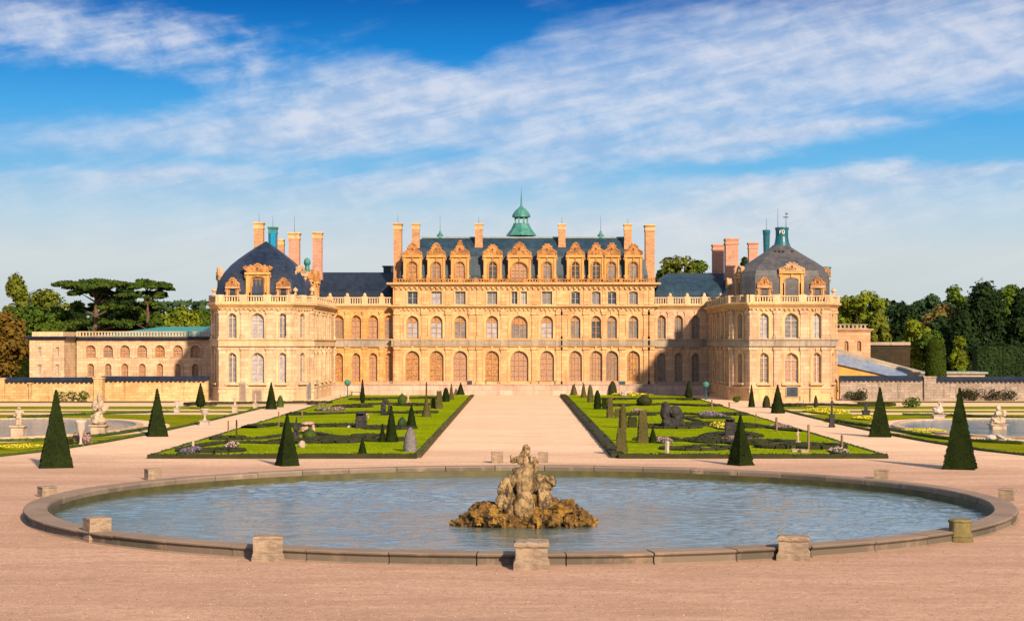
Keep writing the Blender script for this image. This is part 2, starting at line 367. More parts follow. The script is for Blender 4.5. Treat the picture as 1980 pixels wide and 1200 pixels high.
# ------------------------------------------------------------------ mesh helpers
class MB:
    def __init__(s): s.v = []; s.f = []
    def face(s, pts):
        i = len(s.v); s.v += [tuple(p) for p in pts]; s.f.append(tuple(range(i, i+len(pts))))
    def box(s, x0, x1, y0, y1, z0, z1, rz=0, c=None):
        vs = [(x, y, z) for z in (z0, z1) for x, y in ((x0, y0), (x1, y0), (x1, y1), (x0, y1))]
        if rz:
            cx, cy = c or ((x0+x1)/2, (y0+y1)/2)
            vs = [(cx+(x-cx)*cos(rz)-(y-cy)*sin(rz), cy+(x-cx)*sin(rz)+(y-cy)*cos(rz), z) for x, y, z in vs]
        i = len(s.v); s.v += vs
        for q in ((0, 3, 2, 1), (4, 5, 6, 7), (0, 1, 5, 4), (1, 2, 6, 5), (2, 3, 7, 6), (3, 0, 4, 7)): s.f.append(tuple(i+k for k in q))
    def rings(s, rings, cap0=True, cap1=True, close=True):
        i = len(s.v); n = len(rings[0])
        for r in rings: s.v += [tuple(p) for p in r]
        for a in range(len(rings)-1):
            for k in range(n if close else n-1):
                b = (k+1) % n
                s.f.append((i+a*n+k, i+a*n+b, i+(a+1)*n+b, i+(a+1)*n+k))
        if cap0: s.f.append(tuple(i+k for k in reversed(range(n))))
        if cap1: s.f.append(tuple(i+(len(rings)-1)*n+k for k in range(n)))
    def lathe(s, prof, c=(0, 0, 0), seg=16, sq=1.0):
        s.rings([[(c[0]+r*cos(2*pi*k/seg), c[1]+r*sq*sin(2*pi*k/seg), c[2]+z) for k in range(seg)] for r, z in prof])
    def tube(s, p0, p1, r0, r1=None, seg=8):
        r1 = r0 if r1 is None else r1; p0 = Vector(p0); p1 = Vector(p1); d = (p1-p0).normalized()
        a = d.orthogonal().normalized(); b = d.cross(a)
        s.rings([[p+(a*cos(2*pi*k/seg)+b*sin(2*pi*k/seg))*r for k in range(seg)] for p, r in ((p0, r0), (p1, r1))])
    def ell(s, c, r, su=12, sv=8, jit=0.0, rx=0.0, ry=0.0):
        i = len(s.v)
        for a in range(1, sv):
            th = pi*a/sv
            for k in range(su):
                ph = 2*pi*k/su
                x, y, z = sin(th)*cos(ph), sin(th)*sin(ph), cos(th)
                if jit:
                    q = 1+jit*noise.noise(Vector((x*1.7+c[0], y*1.7+c[1]*.7, z*1.7+c[2]))); x *= q; y *= q; z *= q
                x, y, z = x*r[0], y*r[1], z*r[2]
                if ry: x, z = x*cos(ry)+z*sin(ry), -x*sin(ry)+z*cos(ry)
                if rx: y, z = y*cos(rx)-z*sin(rx), y*sin(rx)+z*cos(rx)
                s.v.append((c[0]+x, c[1]+y, c[2]+z))
        def pole(sg):
            x, y, z = 0, 0, sg*r[2]
            if ry: x, z = z*sin(ry), z*cos(ry)
            if rx: y, z = -z*sin(rx), z*cos(rx)
            s.v.append((c[0]+x, c[1]+y, c[2]+z)); return len(s.v)-1
        t_ = pole(1); b_ = pole(-1)
        for k in range(su):
            k2 = (k+1) % su
            s.f.append((t_, i+k, i+k2))
            for a in range(sv-2): s.f.append((i+a*su+k, i+(a+1)*su+k, i+(a+1)*su+k2, i+a*su+k2))
            s.f.append((i+(sv-2)*su+k, b_, i+(sv-2)*su+k2))
    def leaf(s, p, size, n=None, j=.45):
        n = Vector(n) if n is not None else Vector((random.gauss(0, 1), random.gauss(0, 1), random.gauss(0, 1)))
        n = n + Vector((random.gauss(0, j), random.gauss(0, j), random.gauss(0, j)))
        if n.length < 1e-4: n = Vector((0, 0, 1))
        n.normalize(); a = n.orthogonal().normalized(); b = n.cross(a); t = random.random()*pi
        u = (a*cos(t)+b*sin(t))*size; v = (b*cos(t)-a*sin(t))*size*random.uniform(.6, 1); p = Vector(p)
        i = len(s.v); s.v += [tuple(p-u), tuple(p-v*.8), tuple(p+u), tuple(p+v*.8)]; s.f.append((i, i+1, i+2, i+3))
    def build(s, name, mat, parent=None, smooth=False, loc=None):
        me = bpy.data.meshes.new(name); me.from_pydata(s.v, [], s.f); me.update()
        me.materials.append(M[mat] if isinstance(mat, str) else mat)
        if smooth: me.polygons.foreach_set('use_smooth', [True]*len(me.polygons))
        o = bpy.data.objects.new(name, me); C.objects.link(o)
        if parent:
            o.parent = parent
            if loc is None:
                q = parent; L = Vector((0, 0, 0))
                while q: L += q.location; q = q.parent
                o.location = -L
            else: o.location = loc
        elif loc is not None: o.location = loc
        return o
def tag(o, label=None, cat=None, group=None, kind=None):
    if label: o['label'] = label
    if cat: o['category'] = cat
    if group: o['group'] = group
    if kind: o['kind'] = kind
    return o
def empty(name, loc, label=None, cat=None, group=None):
    o = bpy.data.objects.new(name, None); C.objects.link(o); o.location = loc; o.empty_display_size = .5
    return tag(o, label, cat, group)
def X(px, Y): return (px-1001)*Y/FP
def Z(py, Y): return 6-(py-667)*Y/FP
def G(px, py):
    Y = 6*FP/(py-667); return (px-1001)*Y/FP, Y

# ------------------------------------------------------------------ ground, water
BX, BY, RO, RI = .1, 65.6, 17.85, 17.05
g = MB(); seg = 160
rr = [RI+.1, RO+.5, 21, 26, 34, 50, 80, 130, 200, 400, 1200, 5000]
g.rings([[(BX+r*cos(2*pi*k/seg), BY+r*sin(2*pi*k/seg), 0) for k in range(seg)] for r in rr], False, False)
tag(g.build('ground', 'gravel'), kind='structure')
g = MB(); NA, NR = 420, 170; NV = noise.noise
def ripple(x, y):
    r = sqrt((x-BX)**2+(y-60)**2); q = NV(Vector((x*.09, y*.09, 1.3)))
    wx, wy = x+3.5*NV(Vector((x*.12, y*.12, 4))), y+3.5*NV(Vector((x*.12, y*.12, 9)))
    h = .034*NV(Vector((wx*1.15, wy*2.1, 0)))+.017*NV(Vector((wx*2.4, wy*4.6, 3)))+.008*sin(r*5.2+4*q)*min(1, 6/max(r, 1))
    return -.13+h*(1.35+1.5*q)
rs = []
for i in range(NR+1):
    r = max(.02, (RI-.02)*(i/NR)**.75); rs.append([(BX+r*cos(2*pi*k/NA), BY+r*sin(2*pi*k/NA), ripple(BX+r*cos(2*pi*k/NA), BY+r*sin(2*pi*k/NA))) for k in range(NA)])
g.rings(rs, True, False)
tag(g.build('water', 'water', smooth=True), kind='structure')

def arc_pts(r, z, a0, a1, n): return [(BX+r*cos(a0+(a1-a0)*k/n), BY+r*sin(a0+(a1-a0)*k/n), z) for k in range(n+1)]
basin = empty('fountain_basin', (BX, BY, 0), 'huge round basin with a low stained stone kerb in the pink gravel', 'basin')
rim = MB(); NS = 46
prof = [(RI, -.02), (RI, .27), (RI+.03, .33), (RO-.04, .33), (RO+.02, .31), (RO+.03, .27), (RO-.05, .20), (RO-.04, .04), (RO+.05, 0), (RO+.05, -.05), (RI+.2, -.05)]
for k in range(NS):
    a0 = 2*pi*k/NS+.0010; a1 = 2*pi*(k+1)/NS-.0010; dz = random.uniform(-.012, .012); dr = random.uniform(-.015, .015); n = 4
    rings = []
    for j in range(n+1):
        a = a0+(a1-a0)*j/n
        rings.append([(BX+(r+dr)*cos(a), BY+(r+dr)*sin(a), z+(dz if z > .1 else 0)) for r, z in prof])
    rim.rings(rings)
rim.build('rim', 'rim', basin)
wl = MB()
wl.rings([[(BX+r*cos(2*pi*k/seg), BY+r*sin(2*pi*k/seg), z) for k in range(seg)] for r, z in ((RI+.12, -.02), (RI+.015, -.02), (RI+.01, .11), (RI-.03, .10), (RI-.06, -.5))], False, False)
wl.build('inner_wall', 'moss', basin)

# ------------------------------------------------------------------ blocks round the basin
BL = [  # x0,x1,ytop,ybase, label, style
 (990, 1066, 1046, 1102, 'stone block with rounded cap on the near rim, in front of the sculpture', 'cap'),
 (480, 548, 1036, 1085, 'dark stained stone block on the near rim, left of the middle one', 'mould'),
 (152, 212, 1000, 1048, 'pale squared stone block on the left bend of the basin rim', 'mould'),
 (68, 106, 940, 961, 'small stone block on gravel beyond the far left end of the rim', 'plain'),
 (275, 311, 906, 928, 'small pale stone block behind the rim below the left parterre corner', 'plain'),
 (947, 976, 874, 895, 'small stone block left of the sculpture head on the central avenue', 'plain'),
 (1038, 1062, 874, 894, 'small stone block right of the sculpture head on the central avenue', 'plain'),
 (1690, 1724, 908, 926, 'small carved stone block behind the far right part of the rim', 'plain'),
 (1933, 1971, 944, 968, 'small grey block at the far right end of the rim', 'plain'),
 (1836, 1890, 1004, 1049, 'mossy yellow green stone drum on the right bend of the basin rim', 'drum'),
 (1505, 1574, 1036, 1084, 'brownish stone block with flared cap on the near rim, right of the middle one', 'cap')]
def rect_ring(hx, hy, z, n=5):
    p = []
    for (ax, ay, bx, by) in ((-hx, -hy, hx, -hy), (hx, -hy, hx, hy), (hx, hy, -hx, hy), (-hx, hy, -hx, -hy)):
        for k in range(n): p.append((ax+(bx-ax)*k/n, ay+(by-ay)*k/n, z))
    return p
for i, (x0, x1, yt, yb, lab, sty) in enumerate(BL):
    cx, Y = G((x0+x1)/2, yb); wd = (x1-x0)*Y/FP; h = (yb-yt)*Y/FP*.97
    ang = math.atan2(cy_ := (Y-BY), cx-BX)
    hw = wd/2*(.80 if sty == 'plain' or i in (2,) else .93)
    Yc = Y+hw
    root = empty('stone_block', (cx, Yc, 0), lab, 'stone block', 'stone blocks set round the basin')
    rz = {0: 0, 1: .12, 2: .55, 3: .6, 4: .5, 5: .05, 6: -.08, 7: -.35, 8: -.5, 9: 0, 10: -.18}[i]
    root.rotation_euler.z = rz
    if sty == 'cap': pr = [(1.0, 0), (1.0, .24), (.97, .27), (.90, .33), (.88, .38), (.87, .76), (.92, .80), (.97, .84), (.98, .92), (.90, .98), (.70, 1.0)]
    elif sty == 'mould': pr = [(1.0, 0), (1.0, .16), (.95, .19), (.97, .25), (.90, .31), (.90, .90), (.92, .93), (.90, .985), (.86, 1.0)]
    elif sty == 'drum': pr = [(1.0, 0), (1.0, .12), (.94, .18), (.97, .26), (.86, .36), (.85, .86), (.93, .9), (.93, .97), (.85, 1.0)]
    else: pr = [(1.0, 0), (1.0, .10), (.95, .14), (.94, .86), (1.0, .9), (1.0, .97), (.95, 1.0)]
    split = next(k for k, (q, zz) in enumerate(pr) if zz > (.78 if sty in ('cap', 'plain', 'drum') else .28))
    def blk(seq):
        m = MB(); rs = []
        for q, zz in seq:
            if sty == 'drum':
                r = []
                for k in range(32):
                    a = 2*pi*k/32; rad = hw*q*(1+(.03 if k % 4 == 0 else 0)-(.03 if k % 4 == 2 else 0)); r.append((rad*cos(a), rad*sin(a), zz*h))
            else: r = rect_ring(hw*q, hw*q, zz*h, 6)
            r = [(x*(1+.02*noise.noise(Vector((x*4+i*9, y*4, z*5)))), y*(1+.02*noise.noise(Vector((x*4, y*4+i*9, z*5)))), z+(.02*noise.noise(Vector((x*5, y*5, i*3.))) if z > 0 else 0)) for x, y, z in r]
            rs.append(r)
        m.rings(rs); return m
    mt = 'block_moss' if sty == 'drum' else 'block'
    a, b = pr[:split+1], pr[split:]
    blk(a).build('base' if sty == 'mould' else 'body', mt, root, loc=(0, 0, 0))
    blk(b).build('body' if sty == 'mould' else 'cap', mt, root, loc=(0, 0, 0))

# ------------------------------------------------------------------ fountain sculpture
SY = 60.0
def remesh(o, vox, disp=0.0, dscale=.3, smooth=True):
    r = o.modifiers.new('r', 'REMESH'); r.mode = 'VOXEL'; r.voxel_size = vox; r.use_smooth_shade = smooth
    if disp:
        tx = bpy.data.textures.new('clouds', 'CLOUDS'); tx.noise_scale = dscale; tx.noise_depth = 3
        d = o.modifiers.new('d', 'DISPLACE'); d.texture = tx; d.strength = disp; d.mid_level = .5; d.texture_coords = 'LOCAL'
    return o
sculpt = empty('fountain_sculpture', (X(1012, SY), SY, -.13), 'weathered stone figure group on ochre rocks in the middle of the basin', 'sculpture')
s_ = SY/FP
def E(mb, px, py, rx, ry, dy=0.0, ty=None, rot=0.0, jit=.0, rd=None):
    mb.ell((X(px, SY), SY+dy, Z(py, SY)), (rx*s_, (rd if rd else ty if ty else rx*.9)*s_, ry*s_), 14, 10, jit, 0, rot)
rk = MB(); random.seed(11)
def rock(mb, c, r):
    i0 = len(mb.v); mb.ell((0, 0, 0), (1, 1, 1), 14, 10); sd_ = Vector((random.random()*50, random.random()*50, random.random()*50))
    ax = (random.uniform(.8, 1.35), random.uniform(.8, 1.3), random.uniform(.6, 1.1)); rz = random.random()*3; tl = random.uniform(-.4, .4)
    for k in range(i0, len(mb.v)):
        v = Vector(mb.v[k]); q = 1+.75*noise.noise(v*1.1+sd_)+.35*noise.noise(v*2.8+sd_)+.16*noise.noise(v*6+sd_)
        x, y, z = v.x*q*ax[0]*r, v.y*q*ax[1]*r, v.z*q*ax[2]*r; x, z = x*cos(tl)+z*sin(tl), z*cos(tl)-x*sin(tl)
        mb.v[k] = (c[0]+x*cos(rz)-y*sin(rz), c[1]+x*sin(rz)+y*cos(rz), c[2]+z)
def top_z(px):   # silhouette of the rock mound in the photo
    T_ = [(872, 1010), (900, 1000), (915, 985), (930, 972), (950, 978), (975, 990), (1012, 1000), (1050, 988), (1068, 970), (1085, 976), (1100, 968), (1116, 975), (1124, 995), (1146, 1000), (1152, 1012)]
    for (a, za), (b, zb_) in zip(T_[:-1], T_[1:]):
        if a <= px <= b: return Z(za+(zb_-za)*(px-a)/(b-a), SY)
    return 0
for k in range(150):
    px = random.uniform(876, 1148); zt_k = top_z(px); r = random.uniform(.10, .30)*(.6 if px < 905 or px > 1125 else 1)
    half = 1.25*sqrt(max(.05, 1-((px-1012)/142)**2)); dy = random.uniform(-.75, 1)*half
    z = min(zt_k-r*.7, random.uniform(-.15, .5)*(1-abs(dy)/1.6)+.0) if dy < 0 else zt_k-r*.7-random.random()*.15
    rock(rk, (X(px, SY), SY+dy, max(-.12, z)), r)
rock(rk, (X(1012, SY), SY+.4, .0), .8); rock(rk, (X(960, SY), SY+.3, -.1), .7); rock(rk, (X(1070, SY), SY+.3, -.1), .7)
rk.build('rock_base', 'rock', sculpt)
fg = MB()   # central figure seen from behind: shoulders, waist, hips
for (px, py, rx, ry, dy, rot) in [(1013, 918, 20, 18, -.05, 0), (1015, 940, 18, 26, -.1, 0), (1014, 962, 17, 22, -.15, 0), (1004, 976, 12, 22, -.26, .08), (1023, 976, 12, 22, -.26, -.08),
        (1013, 985, 20, 15, -.22, 0), (1013, 972, 18, 22, -.28, 0), (1013, 994, 13, 9, -.2, 0), (1030, 935, 12, 16, 0, -.5), (996, 925, 10, 16, .05, .4), (1001, 912, 12, 8, 0, .6), (1028, 912, 10, 8, .05, -.6), (1034, 902, 8, 16, .15, .1), (1013, 905, 8, 10, 0, 0)]:
    E(fg, px, py, rx, ry, dy, rot=rot, rd=13)
remesh(fg.build('torso', 'figure', sculpt), .022, .03, .1)
hd = MB()   # twisted head with a fish tail wing
for (px, py, rx, ry, dy, rot) in [(1016, 866, 6, 9, -.05, .5), (1019, 872, 6, 8, -.05, .2), (1012, 878, 7, 12, -.05, .5), (1007, 888, 8, 10, -.05, .7), (1014, 895, 6, 12, 0, 0), (999, 887, 9, 6, -.05, -.3), (993, 890, 7, 5, -.05, 0),
        (989, 884, 2.5, 6, -.05, -.2), (1022, 866, 4, 3, -.1, 0), (1030, 893, 8, 9, .05, .4), (1026, 885, 5, 8, .05, -.5), (1024, 901, 7, 7, 0, 0), (1034, 888, 4, 6, .05, 0)]:
    E(hd, px, py, rx, ry, dy, rot=rot, rd=5.5)
remesh(hd.build('head', 'figure', sculpt), .016, .05, .05)
for side, lst in (('L', [(975, 965, 12, 24, 0, .1), (985, 960, 8, 26, -.1, 0), (967, 985, 14, 18, 0, 0), (980, 935, 14, 12, .1, .4), (972, 946, 10, 12, .05, .2), (992, 930, 8, 14, .1, -.4), (970, 970, 12, 16, -.15, 0), (985, 985, 10, 14, -.2, 0)]),
                  ('R', [(1058, 965, 12, 24, 0, -.1), (1048, 968, 9, 24, -.1, 0), (1050, 928, 12, 10, .05, 0), (1064, 926, 10, 9, -.05, 0), (1070, 932, 6, 8, -.05, 0), (1055, 940, 16, 9, 0, 0), (1047, 948, 9, 14, 0, 0), (1060, 982, 12, 14, -.1, 0), (1042, 925, 7, 10, 0, .3)])):
    mb = MB()
    for (px, py, rx, ry, dy, rot) in lst: E(mb, px, py, rx, ry, dy, rot=rot, rd=11, jit=.3)
    remesh(mb.build('crouching_figure', 'figure', sculpt), .022, .07, .09)

# ------------------------------------------------------------------ palace
palace = empty('palace', (0, 214, 0), 'long honey coloured palace with blue slate roofs, ornate dormers and tall chimneys', 'palace')
class F:
    """a facade plane: u metres along U from (x,y), outward normal N"""
    def __init__(s, x0, y0, x1, y1):
        d = Vector((x1-x0, y1-y0, 0)); s.L = d.length; s.U = d/s.L; s.N = Vector((s.U.y, -s.U.x, 0)); s.o = Vector((x0, y0, 0))
    def P(s, u, z, out=0.0): q = s.o+s.U*u+s.N*out; return (q.x, q.y, z)
    def box(s, mb, u0, u1, z0, z1, o0, o1):
        i = len(mb.v)
        mb.v += [s.P(u, z, o) for z in (z0, z1) for u, o in ((u0, o1), (u1, o1), (u1, o0), (u0, o0))]
        for q in ((0, 3, 2, 1), (4, 5, 6, 7), (0, 1, 5, 4), (1, 2, 6, 5), (2, 3, 7, 6), (3, 0, 4, 7)): mb.f.append(tuple(i+k for k in q))
    def u(s, px, Y=None):   # for front-facing planes
        return X(px, Y or s.o.y)-s.o.x
def outline(o, grow=0.0, n=12, grow_b=None):
    """arched opening outline, counter-clockwise seen from the front: from bottom left up over to bottom right"""
    uc, w_, zb, zt, ar = o; gb = grow if grow_b is None else grow_b
    rise = {'round': w_/2, 'seg': w_*.16, 'flat': 0}[ar]; sp = zt-rise; hw = w_/2+grow; rs = rise+grow if rise else 0
    pts = [(uc-hw, zb-gb)]
    if ar == 'flat': pts += [(uc-hw, zt+grow), (uc+hw, zt+grow)]
    else:
        for k in range(n+1):
            a = pi-pi*k/n; pts.append((uc+hw*cos(a), sp+rs*sin(a)))
    pts.append((uc+hw, zb-gb)); return pts
def wall(mb, f, u0, u1, bands, reveal=.34):
    for z0, z1, ops in bands:
        cur = u0
        for o in sorted(ops):
            uc, w_, zb, zt, ar = o; a, b = uc-w_/2, uc+w_/2
            if a > cur: mb.face([f.P(cur, z0), f.P(a, z0), f.P(a, z1), f.P(cur, z1)])
            if zb > z0: mb.face([f.P(a, z0), f.P(b, z0), f.P(b, zb), f.P(a, zb)])
            ol = outline(o)
            for (ua, za), (ub, zb2) in zip(ol[1:-1], ol[2:-1]):
                if ub-ua > 1e-5: mb.face([f.P(ua, za), f.P(ub, zb2), f.P(ub, z1), f.P(ua, z1)])
            lp = ol+[ol[0]]
            for (ua, za), (ub, zb2) in zip(lp[:-1], lp[1:]): mb.face([f.P(ua, za), f.P(ub, zb2), f.P(ub, zb2, -reveal), f.P(ua, za, -reveal)])
            cur = b
        if u1 > cur: mb.face([f.P(cur, z0), f.P(u1, z0), f.P(u1, z1), f.P(cur, z1)])
def ringstrip(mb, f, o, g0, g1, out, back, n=12, closed=False, grow_b=0.0):
    A = outline(o, g0, n, 0 if not closed else g0); B = outline(o, g1, n, grow_b if not closed else g1)
    m = len(A); rng = range(m if closed else m-1)
    for k in rng:
        j = (k+1) % m
        mb.face([f.P(*B[k], out), f.P(*A[k], out), f.P(*A[j], out), f.P(*B[j], out)])
        mb.face([f.P(*B[k], back), f.P(*B[k], out), f.P(*B[j], out), f.P(*B[j], back)])
        mb.face([f.P(*A[k], out), f.P(*A[k], back), f.P(*A[j], back), f.P(*A[j], out)])
    if not closed:
        for k in (0, m-1): mb.face([f.P(*A[k], out), f.P(*B[k], out), f.P(*B[k], back), f.P(*A[k], back)])
SURR = None
def window(f, o, pane='g_grey', frame='frame', upper=None, rows=4, cols=2, parent=None, reveal=.34, name='window', sur=None):
    r_ = random.random()
    if r_ < .34: pane = {'g_brown': 'g_rose', 'g_rose': 'g_mauve', 'g_blind': 'g_grey', 'g_grey': 'g_blind', 'g_dark': 'g_grey', 'g_mauve': 'g_rose'}[pane]
    elif r_ < .46: pane = {'g_brown': 'g_mauve', 'g_rose': 'g_brown', 'g_grey': 'g_dark', 'g_mauve': 'g_grey'}.get(pane, pane)
    uc, w_, zb, zt, ar = o; mb = MB(); bw = .09
    ringstrip(mb, f, o, -bw-.0, 0.0, -reveal+.12, -reveal, closed=True)
    z_sp = zt-{'round': w_/2, 'seg': w_*.16, 'flat': 0}[ar]
    for c in range(1, cols):
        t_ = .05 if c*2 == cols else .022
        f.box(mb, uc-w_/2+w_*c/cols-t_, uc-w_/2+w_*c/cols+t_, zb+bw, zt-bw-.02, -reveal+.01, -reveal+.10)
    for r in range(1, rows):
        z = zb+(z_sp-zb)*r/rows; f.box(mb, uc-w_/2+bw, uc+w_/2-bw, z-.02, z+.02, -reveal+.01, -reveal+.085)
    if ar != 'flat': f.box(mb, uc-w_/2+bw, uc+w_/2-bw, z_sp-.045, z_sp+.045, -reveal+.01, -reveal+.11)
    wo = mb.build(name, frame, parent or palace)
    pm = MB(); ol = outline(o, -.03)
    if upper:
        lo = [p for p in ol if p[1] <= z_sp+1e-4]; a = uc-w_/2+.03; b = uc+w_/2-.03
        pm.face([f.P(a, zb+.03, -reveal+.02), f.P(b, zb+.03, -reveal+.02), f.P(b, z_sp, -reveal+.02), f.P(a, z_sp, -reveal+.02)])
        um = MB(); up = [(a, z_sp)]+[p for p in ol if p[1] > z_sp+1e-4]+[(b, z_sp)]
        um.face([f.P(*p, -reveal+.03) for p in reversed(up)]); um.build('fanlight', upper, wo)
    else: pm.face([f.P(*p, -reveal+.02) for p in reversed(ol)])
    pm.build('pane', pane, wo)
    if sur:
        mt, g1, key, sill = sur; sm_ = MB()
        ringstrip(sm_, f, o, .02 if ar != 'flat' else .01, g1, .08, 0, closed=ar == 'flat')
        if key: f.box(sm_, uc-.13, uc+.13, zt+.05, zt+key, -.02, .165)
        if sill: f.box(sm_, uc-w_/2-g1, uc+w_/2+g1, zb-.22, zb-.01, 0, sill)
        sm_.build('surround', mt, wo)
    return wo
def sweep(mb, path, prof, close=False, cap=True):
    """path of (x,y); prof of (out, z); outward is to the right of travel"""
    n = len(path); rings = []
    for i, (x, y) in enumerate(path):
        def nrm(a, b):
            d = Vector((b[0]-a[0], b[1]-a[1])); d.normalize(); return Vector((d.y, -d.x))
        if close: n1 = nrm(path[i-1], path[i]); n2 = nrm(path[i], path[(i+1) % n])
        else:
            n1 = nrm(path[i-1], path[i]) if i else None; n2 = nrm(path[i], path[i+1]) if i < n-1 else None
            n1 = n1 or n2; n2 = n2 or n1
        m = (n1+n2); m = m/max(m.length_squared, .2)*2
        rings.append([(x+m.x*o, y+m.y*o, z) for o, z in prof])
    if close: rings.append(rings[0])
    mb.rings(rings, cap and not close, cap and not close)
def cornice(z0, z1, proj): # a moulded profile
    h = z1-z0
    return [(0, z0), (proj*.25, z0), (proj*.30, z0+h*.2), (proj*.55, z0+h*.35), (proj*.6, z0+h*.55), (proj*.95, z0+h*.62), (proj, z0+h*.9), (proj*.92, z1), (-.1, z1), (-.1, z0)]

YC = 214.0
fc = F(X(760, YC), YC, X(1265.5, YC), YC)
UX = lambda px: X(px, YC)-fc.o.x
ZC = lambda py: Z(py, YC)
mpx = YC/FP
zb0 = ZC(745)   # terrace level
bays = [797.5, 844, 890, 951.5, 1004, 1057.5, 1112.5, 1152.5, 1183, 1224.5]
cen = 4
o_g = [(UX(b), (35 if i == cen else 27 if i < 6 else 25)*mpx, ZC(737), ZC(678.5), 'round') for i, b in enumerate(bays)]
o_1 = [(UX(b), (32 if i == cen else 23 if i < 6 else 19)*mpx, ZC(654.5), ZC(611), 'round') for i, b in enumerate(bays)]
o_a = []
for i, b in enumerate(bays):
    if i == cen: o_a += [(UX(994.5), 11.5*mpx, ZC(588), ZC(563.5), 'flat'), (UX(1013), 11.5*mpx, ZC(588), ZC(563.5), 'flat')]
    else: o_a.append((UX(b), (20 if i < 6 else 17)*mpx, ZC(588.5), ZC(563.5), 'flat' if i < 6 else 'seg'))
mb = MB()
wall(mb, fc, 0, fc.L, [(zb0, ZC(663), o_g), (ZC(663), ZC(598), o_1), (ZC(598), ZC(548), o_a)])
dp = 15.0
for a, b in (((fc.o.x, YC+dp), (fc.o.x, YC)), ((fc.o.x+fc.L, YC), (fc.o.x+fc.L, YC+dp)), ((fc.o.x+fc.L, YC+dp), (fc.o.x, YC+dp))):
    ff = F(*a, *b); mb.face([ff.P(0, 0), ff.P(ff.L, 0), ff.P(ff.L, ZC(548)), ff.P(0, ZC(548))])
mb.build('wall', 'stone', palace)
for i, o in enumerate(o_g): window(fc, o, 'g_brown' if i < 4 or i == 4 else 'g_rose', 'frame', rows=4, cols=4 if i == cen else 2 if i < 6 else 4, sur=('trim', .32, .62, 0))
for i, o in enumerate(o_1): window(fc, o, 'g_blind' if i < 6 or i == 9 else 'g_dark', 'frame', upper='g_brown' if i < 6 else 'g_rose', rows=3, cols=2 if i != cen else 4, sur=('trim', .34, .58, .14))
for i, o in enumerate(o_a): window(fc, o, 'g_grey' if i % 3 else 'g_dark', 'frame_grey', rows=2, cols=2, sur=('trim', .16, 0, 0))
# surrounds
# pilasters
pil = [768, 820.5, 867, 912, 927, 974, 1034, 1081, 1091, 1133.5, 1168, 1203, 1250, 1259]
for px in pil:
    mb = MB(); u = UX(px); hw = (5.5 if px not in (1168,) else 3.5)*mpx
    for z0, z1, ex in ((ZC(742), ZC(671), .16), (ZC(655), ZC(603), .14)):
        fc.box(mb, u-hw, u+hw, z0, z1, 0, ex)
        fc.box(mb, u-hw-.08, u+hw+.08, z1-.32, z1-.02, 0, ex+.10); fc.box(mb, u-hw-.08, u+hw+.08, z0, z0+.3, 0, ex+.07)
    fc.box(mb, u-hw*.9, u+hw*.9, ZC(589), ZC(556), 0, .08)
    mb.build('pilaster', 'stone', palace)
endx = lambda d: [(fc.o.x, YC+d), (fc.o.x, YC), (fc.o.x+fc.L, YC), (fc.o.x+fc.L, YC+d)]
mb = MB(); sweep(mb, endx(dp), cornice(ZC(671), ZC(667.5), .28)); sweep(mb, endx(dp), [(0, ZC(657.5)), (.3, ZC(657.5)), (.34, ZC(655)), (-.1, ZC(655))])
mb.build('string_course', 'trim', palace)
mb = MB(); sweep(mb, endx(dp), [(0, ZC(667)), (.2, ZC(667)), (.2, ZC(658)), (0, ZC(658))])
for px in pil: fc.box(mb, UX(px)-.4, UX(px)+.4, ZC(667.5), ZC(657.5), .1, .29)
for k in range(len(bays)):      # sunk panels below the first floor windows
    for q in range(7):
        u = UX(bays[k])+(q-3)*.28; fc.box(mb, u-.07, u+.07, ZC(665.5), ZC(659.5), .1, .255)
mb.build('balcony_band', 'trim_grey', palace)
mb = MB(); sweep(mb, endx(dp), cornice(ZC(597), ZC(590), .55))
k = .3
while k < fc.L: fc.box(mb, k, k+.22, ZC(599.5), ZC(596), 0, .2); k += .52
for px in pil: fc.box(mb, UX(px)-.38, UX(px)+.38, ZC(603), ZC(598.5), 0, .22)
mb.build('cornice', 'trim', palace)
mb = MB(); sweep(mb, endx(dp), cornice(ZC(555.5), ZC(546.5), .75))
k = .3
while k < fc.L: fc.box(mb, k, k+.25, ZC(558.5), ZC(554.5), 0, .3); k += .62
mb.build('eaves_cornice', 'trim', palace)
# main roof, curved hipped mansard
def hiproof(x0, x1, y0, y1, prof, mat, name, cap=True):
    mb = MB(); mb.rings([[(x0+i, y0+i, z), (x1-i, y0+i, z), (x1-i, y1-i, z), (x0+i, y1-i, z)] for i, z in prof], False, cap)
    return mb.build(name, mat, palace)
rx0, rx1, ry0 = X(772, YC+1), X(1253, YC+1), YC+.7
zE = ZC(547)
roof = hiproof(rx0, rx1, ry0, YC+14.3, [(0, zE), (.05, zE+1.0), (.25, zE+2.2), (.6, zE+3.3), (1.15, zE+4.3), (1.9, zE+5.1), (2.7, zE+5.65), (2.9, zE+5.72)], 'slate_mid', 'roof')
zR = zE+5.72
mb = MB(); mb.box(rx0+2.6, rx1-2.6, ry0+2.75, ry0+3.05, zR-.10, zR+.12); mb.build('ridge_roll', 'ridge', roof)
# little balustrade in front of the dormers
mb = MB()
f2 = F(X(765, YC), YC-.35, X(1262, YC), YC-.35)
f2.box(mb, 0, f2.L, ZC(545.8), ZC(544.5), -.08, .08); f2.box(mb, 0, f2.L, ZC(540), ZC(538.8), -.08, .08)
k = .1
while k < f2.L: f2.box(mb, k, k+.13, ZC(544.5), ZC(540), -.05, .05); k += .33
for k in range(17): f2.box(mb, f2.L*k/16-.2, f2.L*k/16+.2, ZC(546), ZC(536.5+random.random()*2), -.14, .14)
mb.build('balustrade', 'carve', palace)

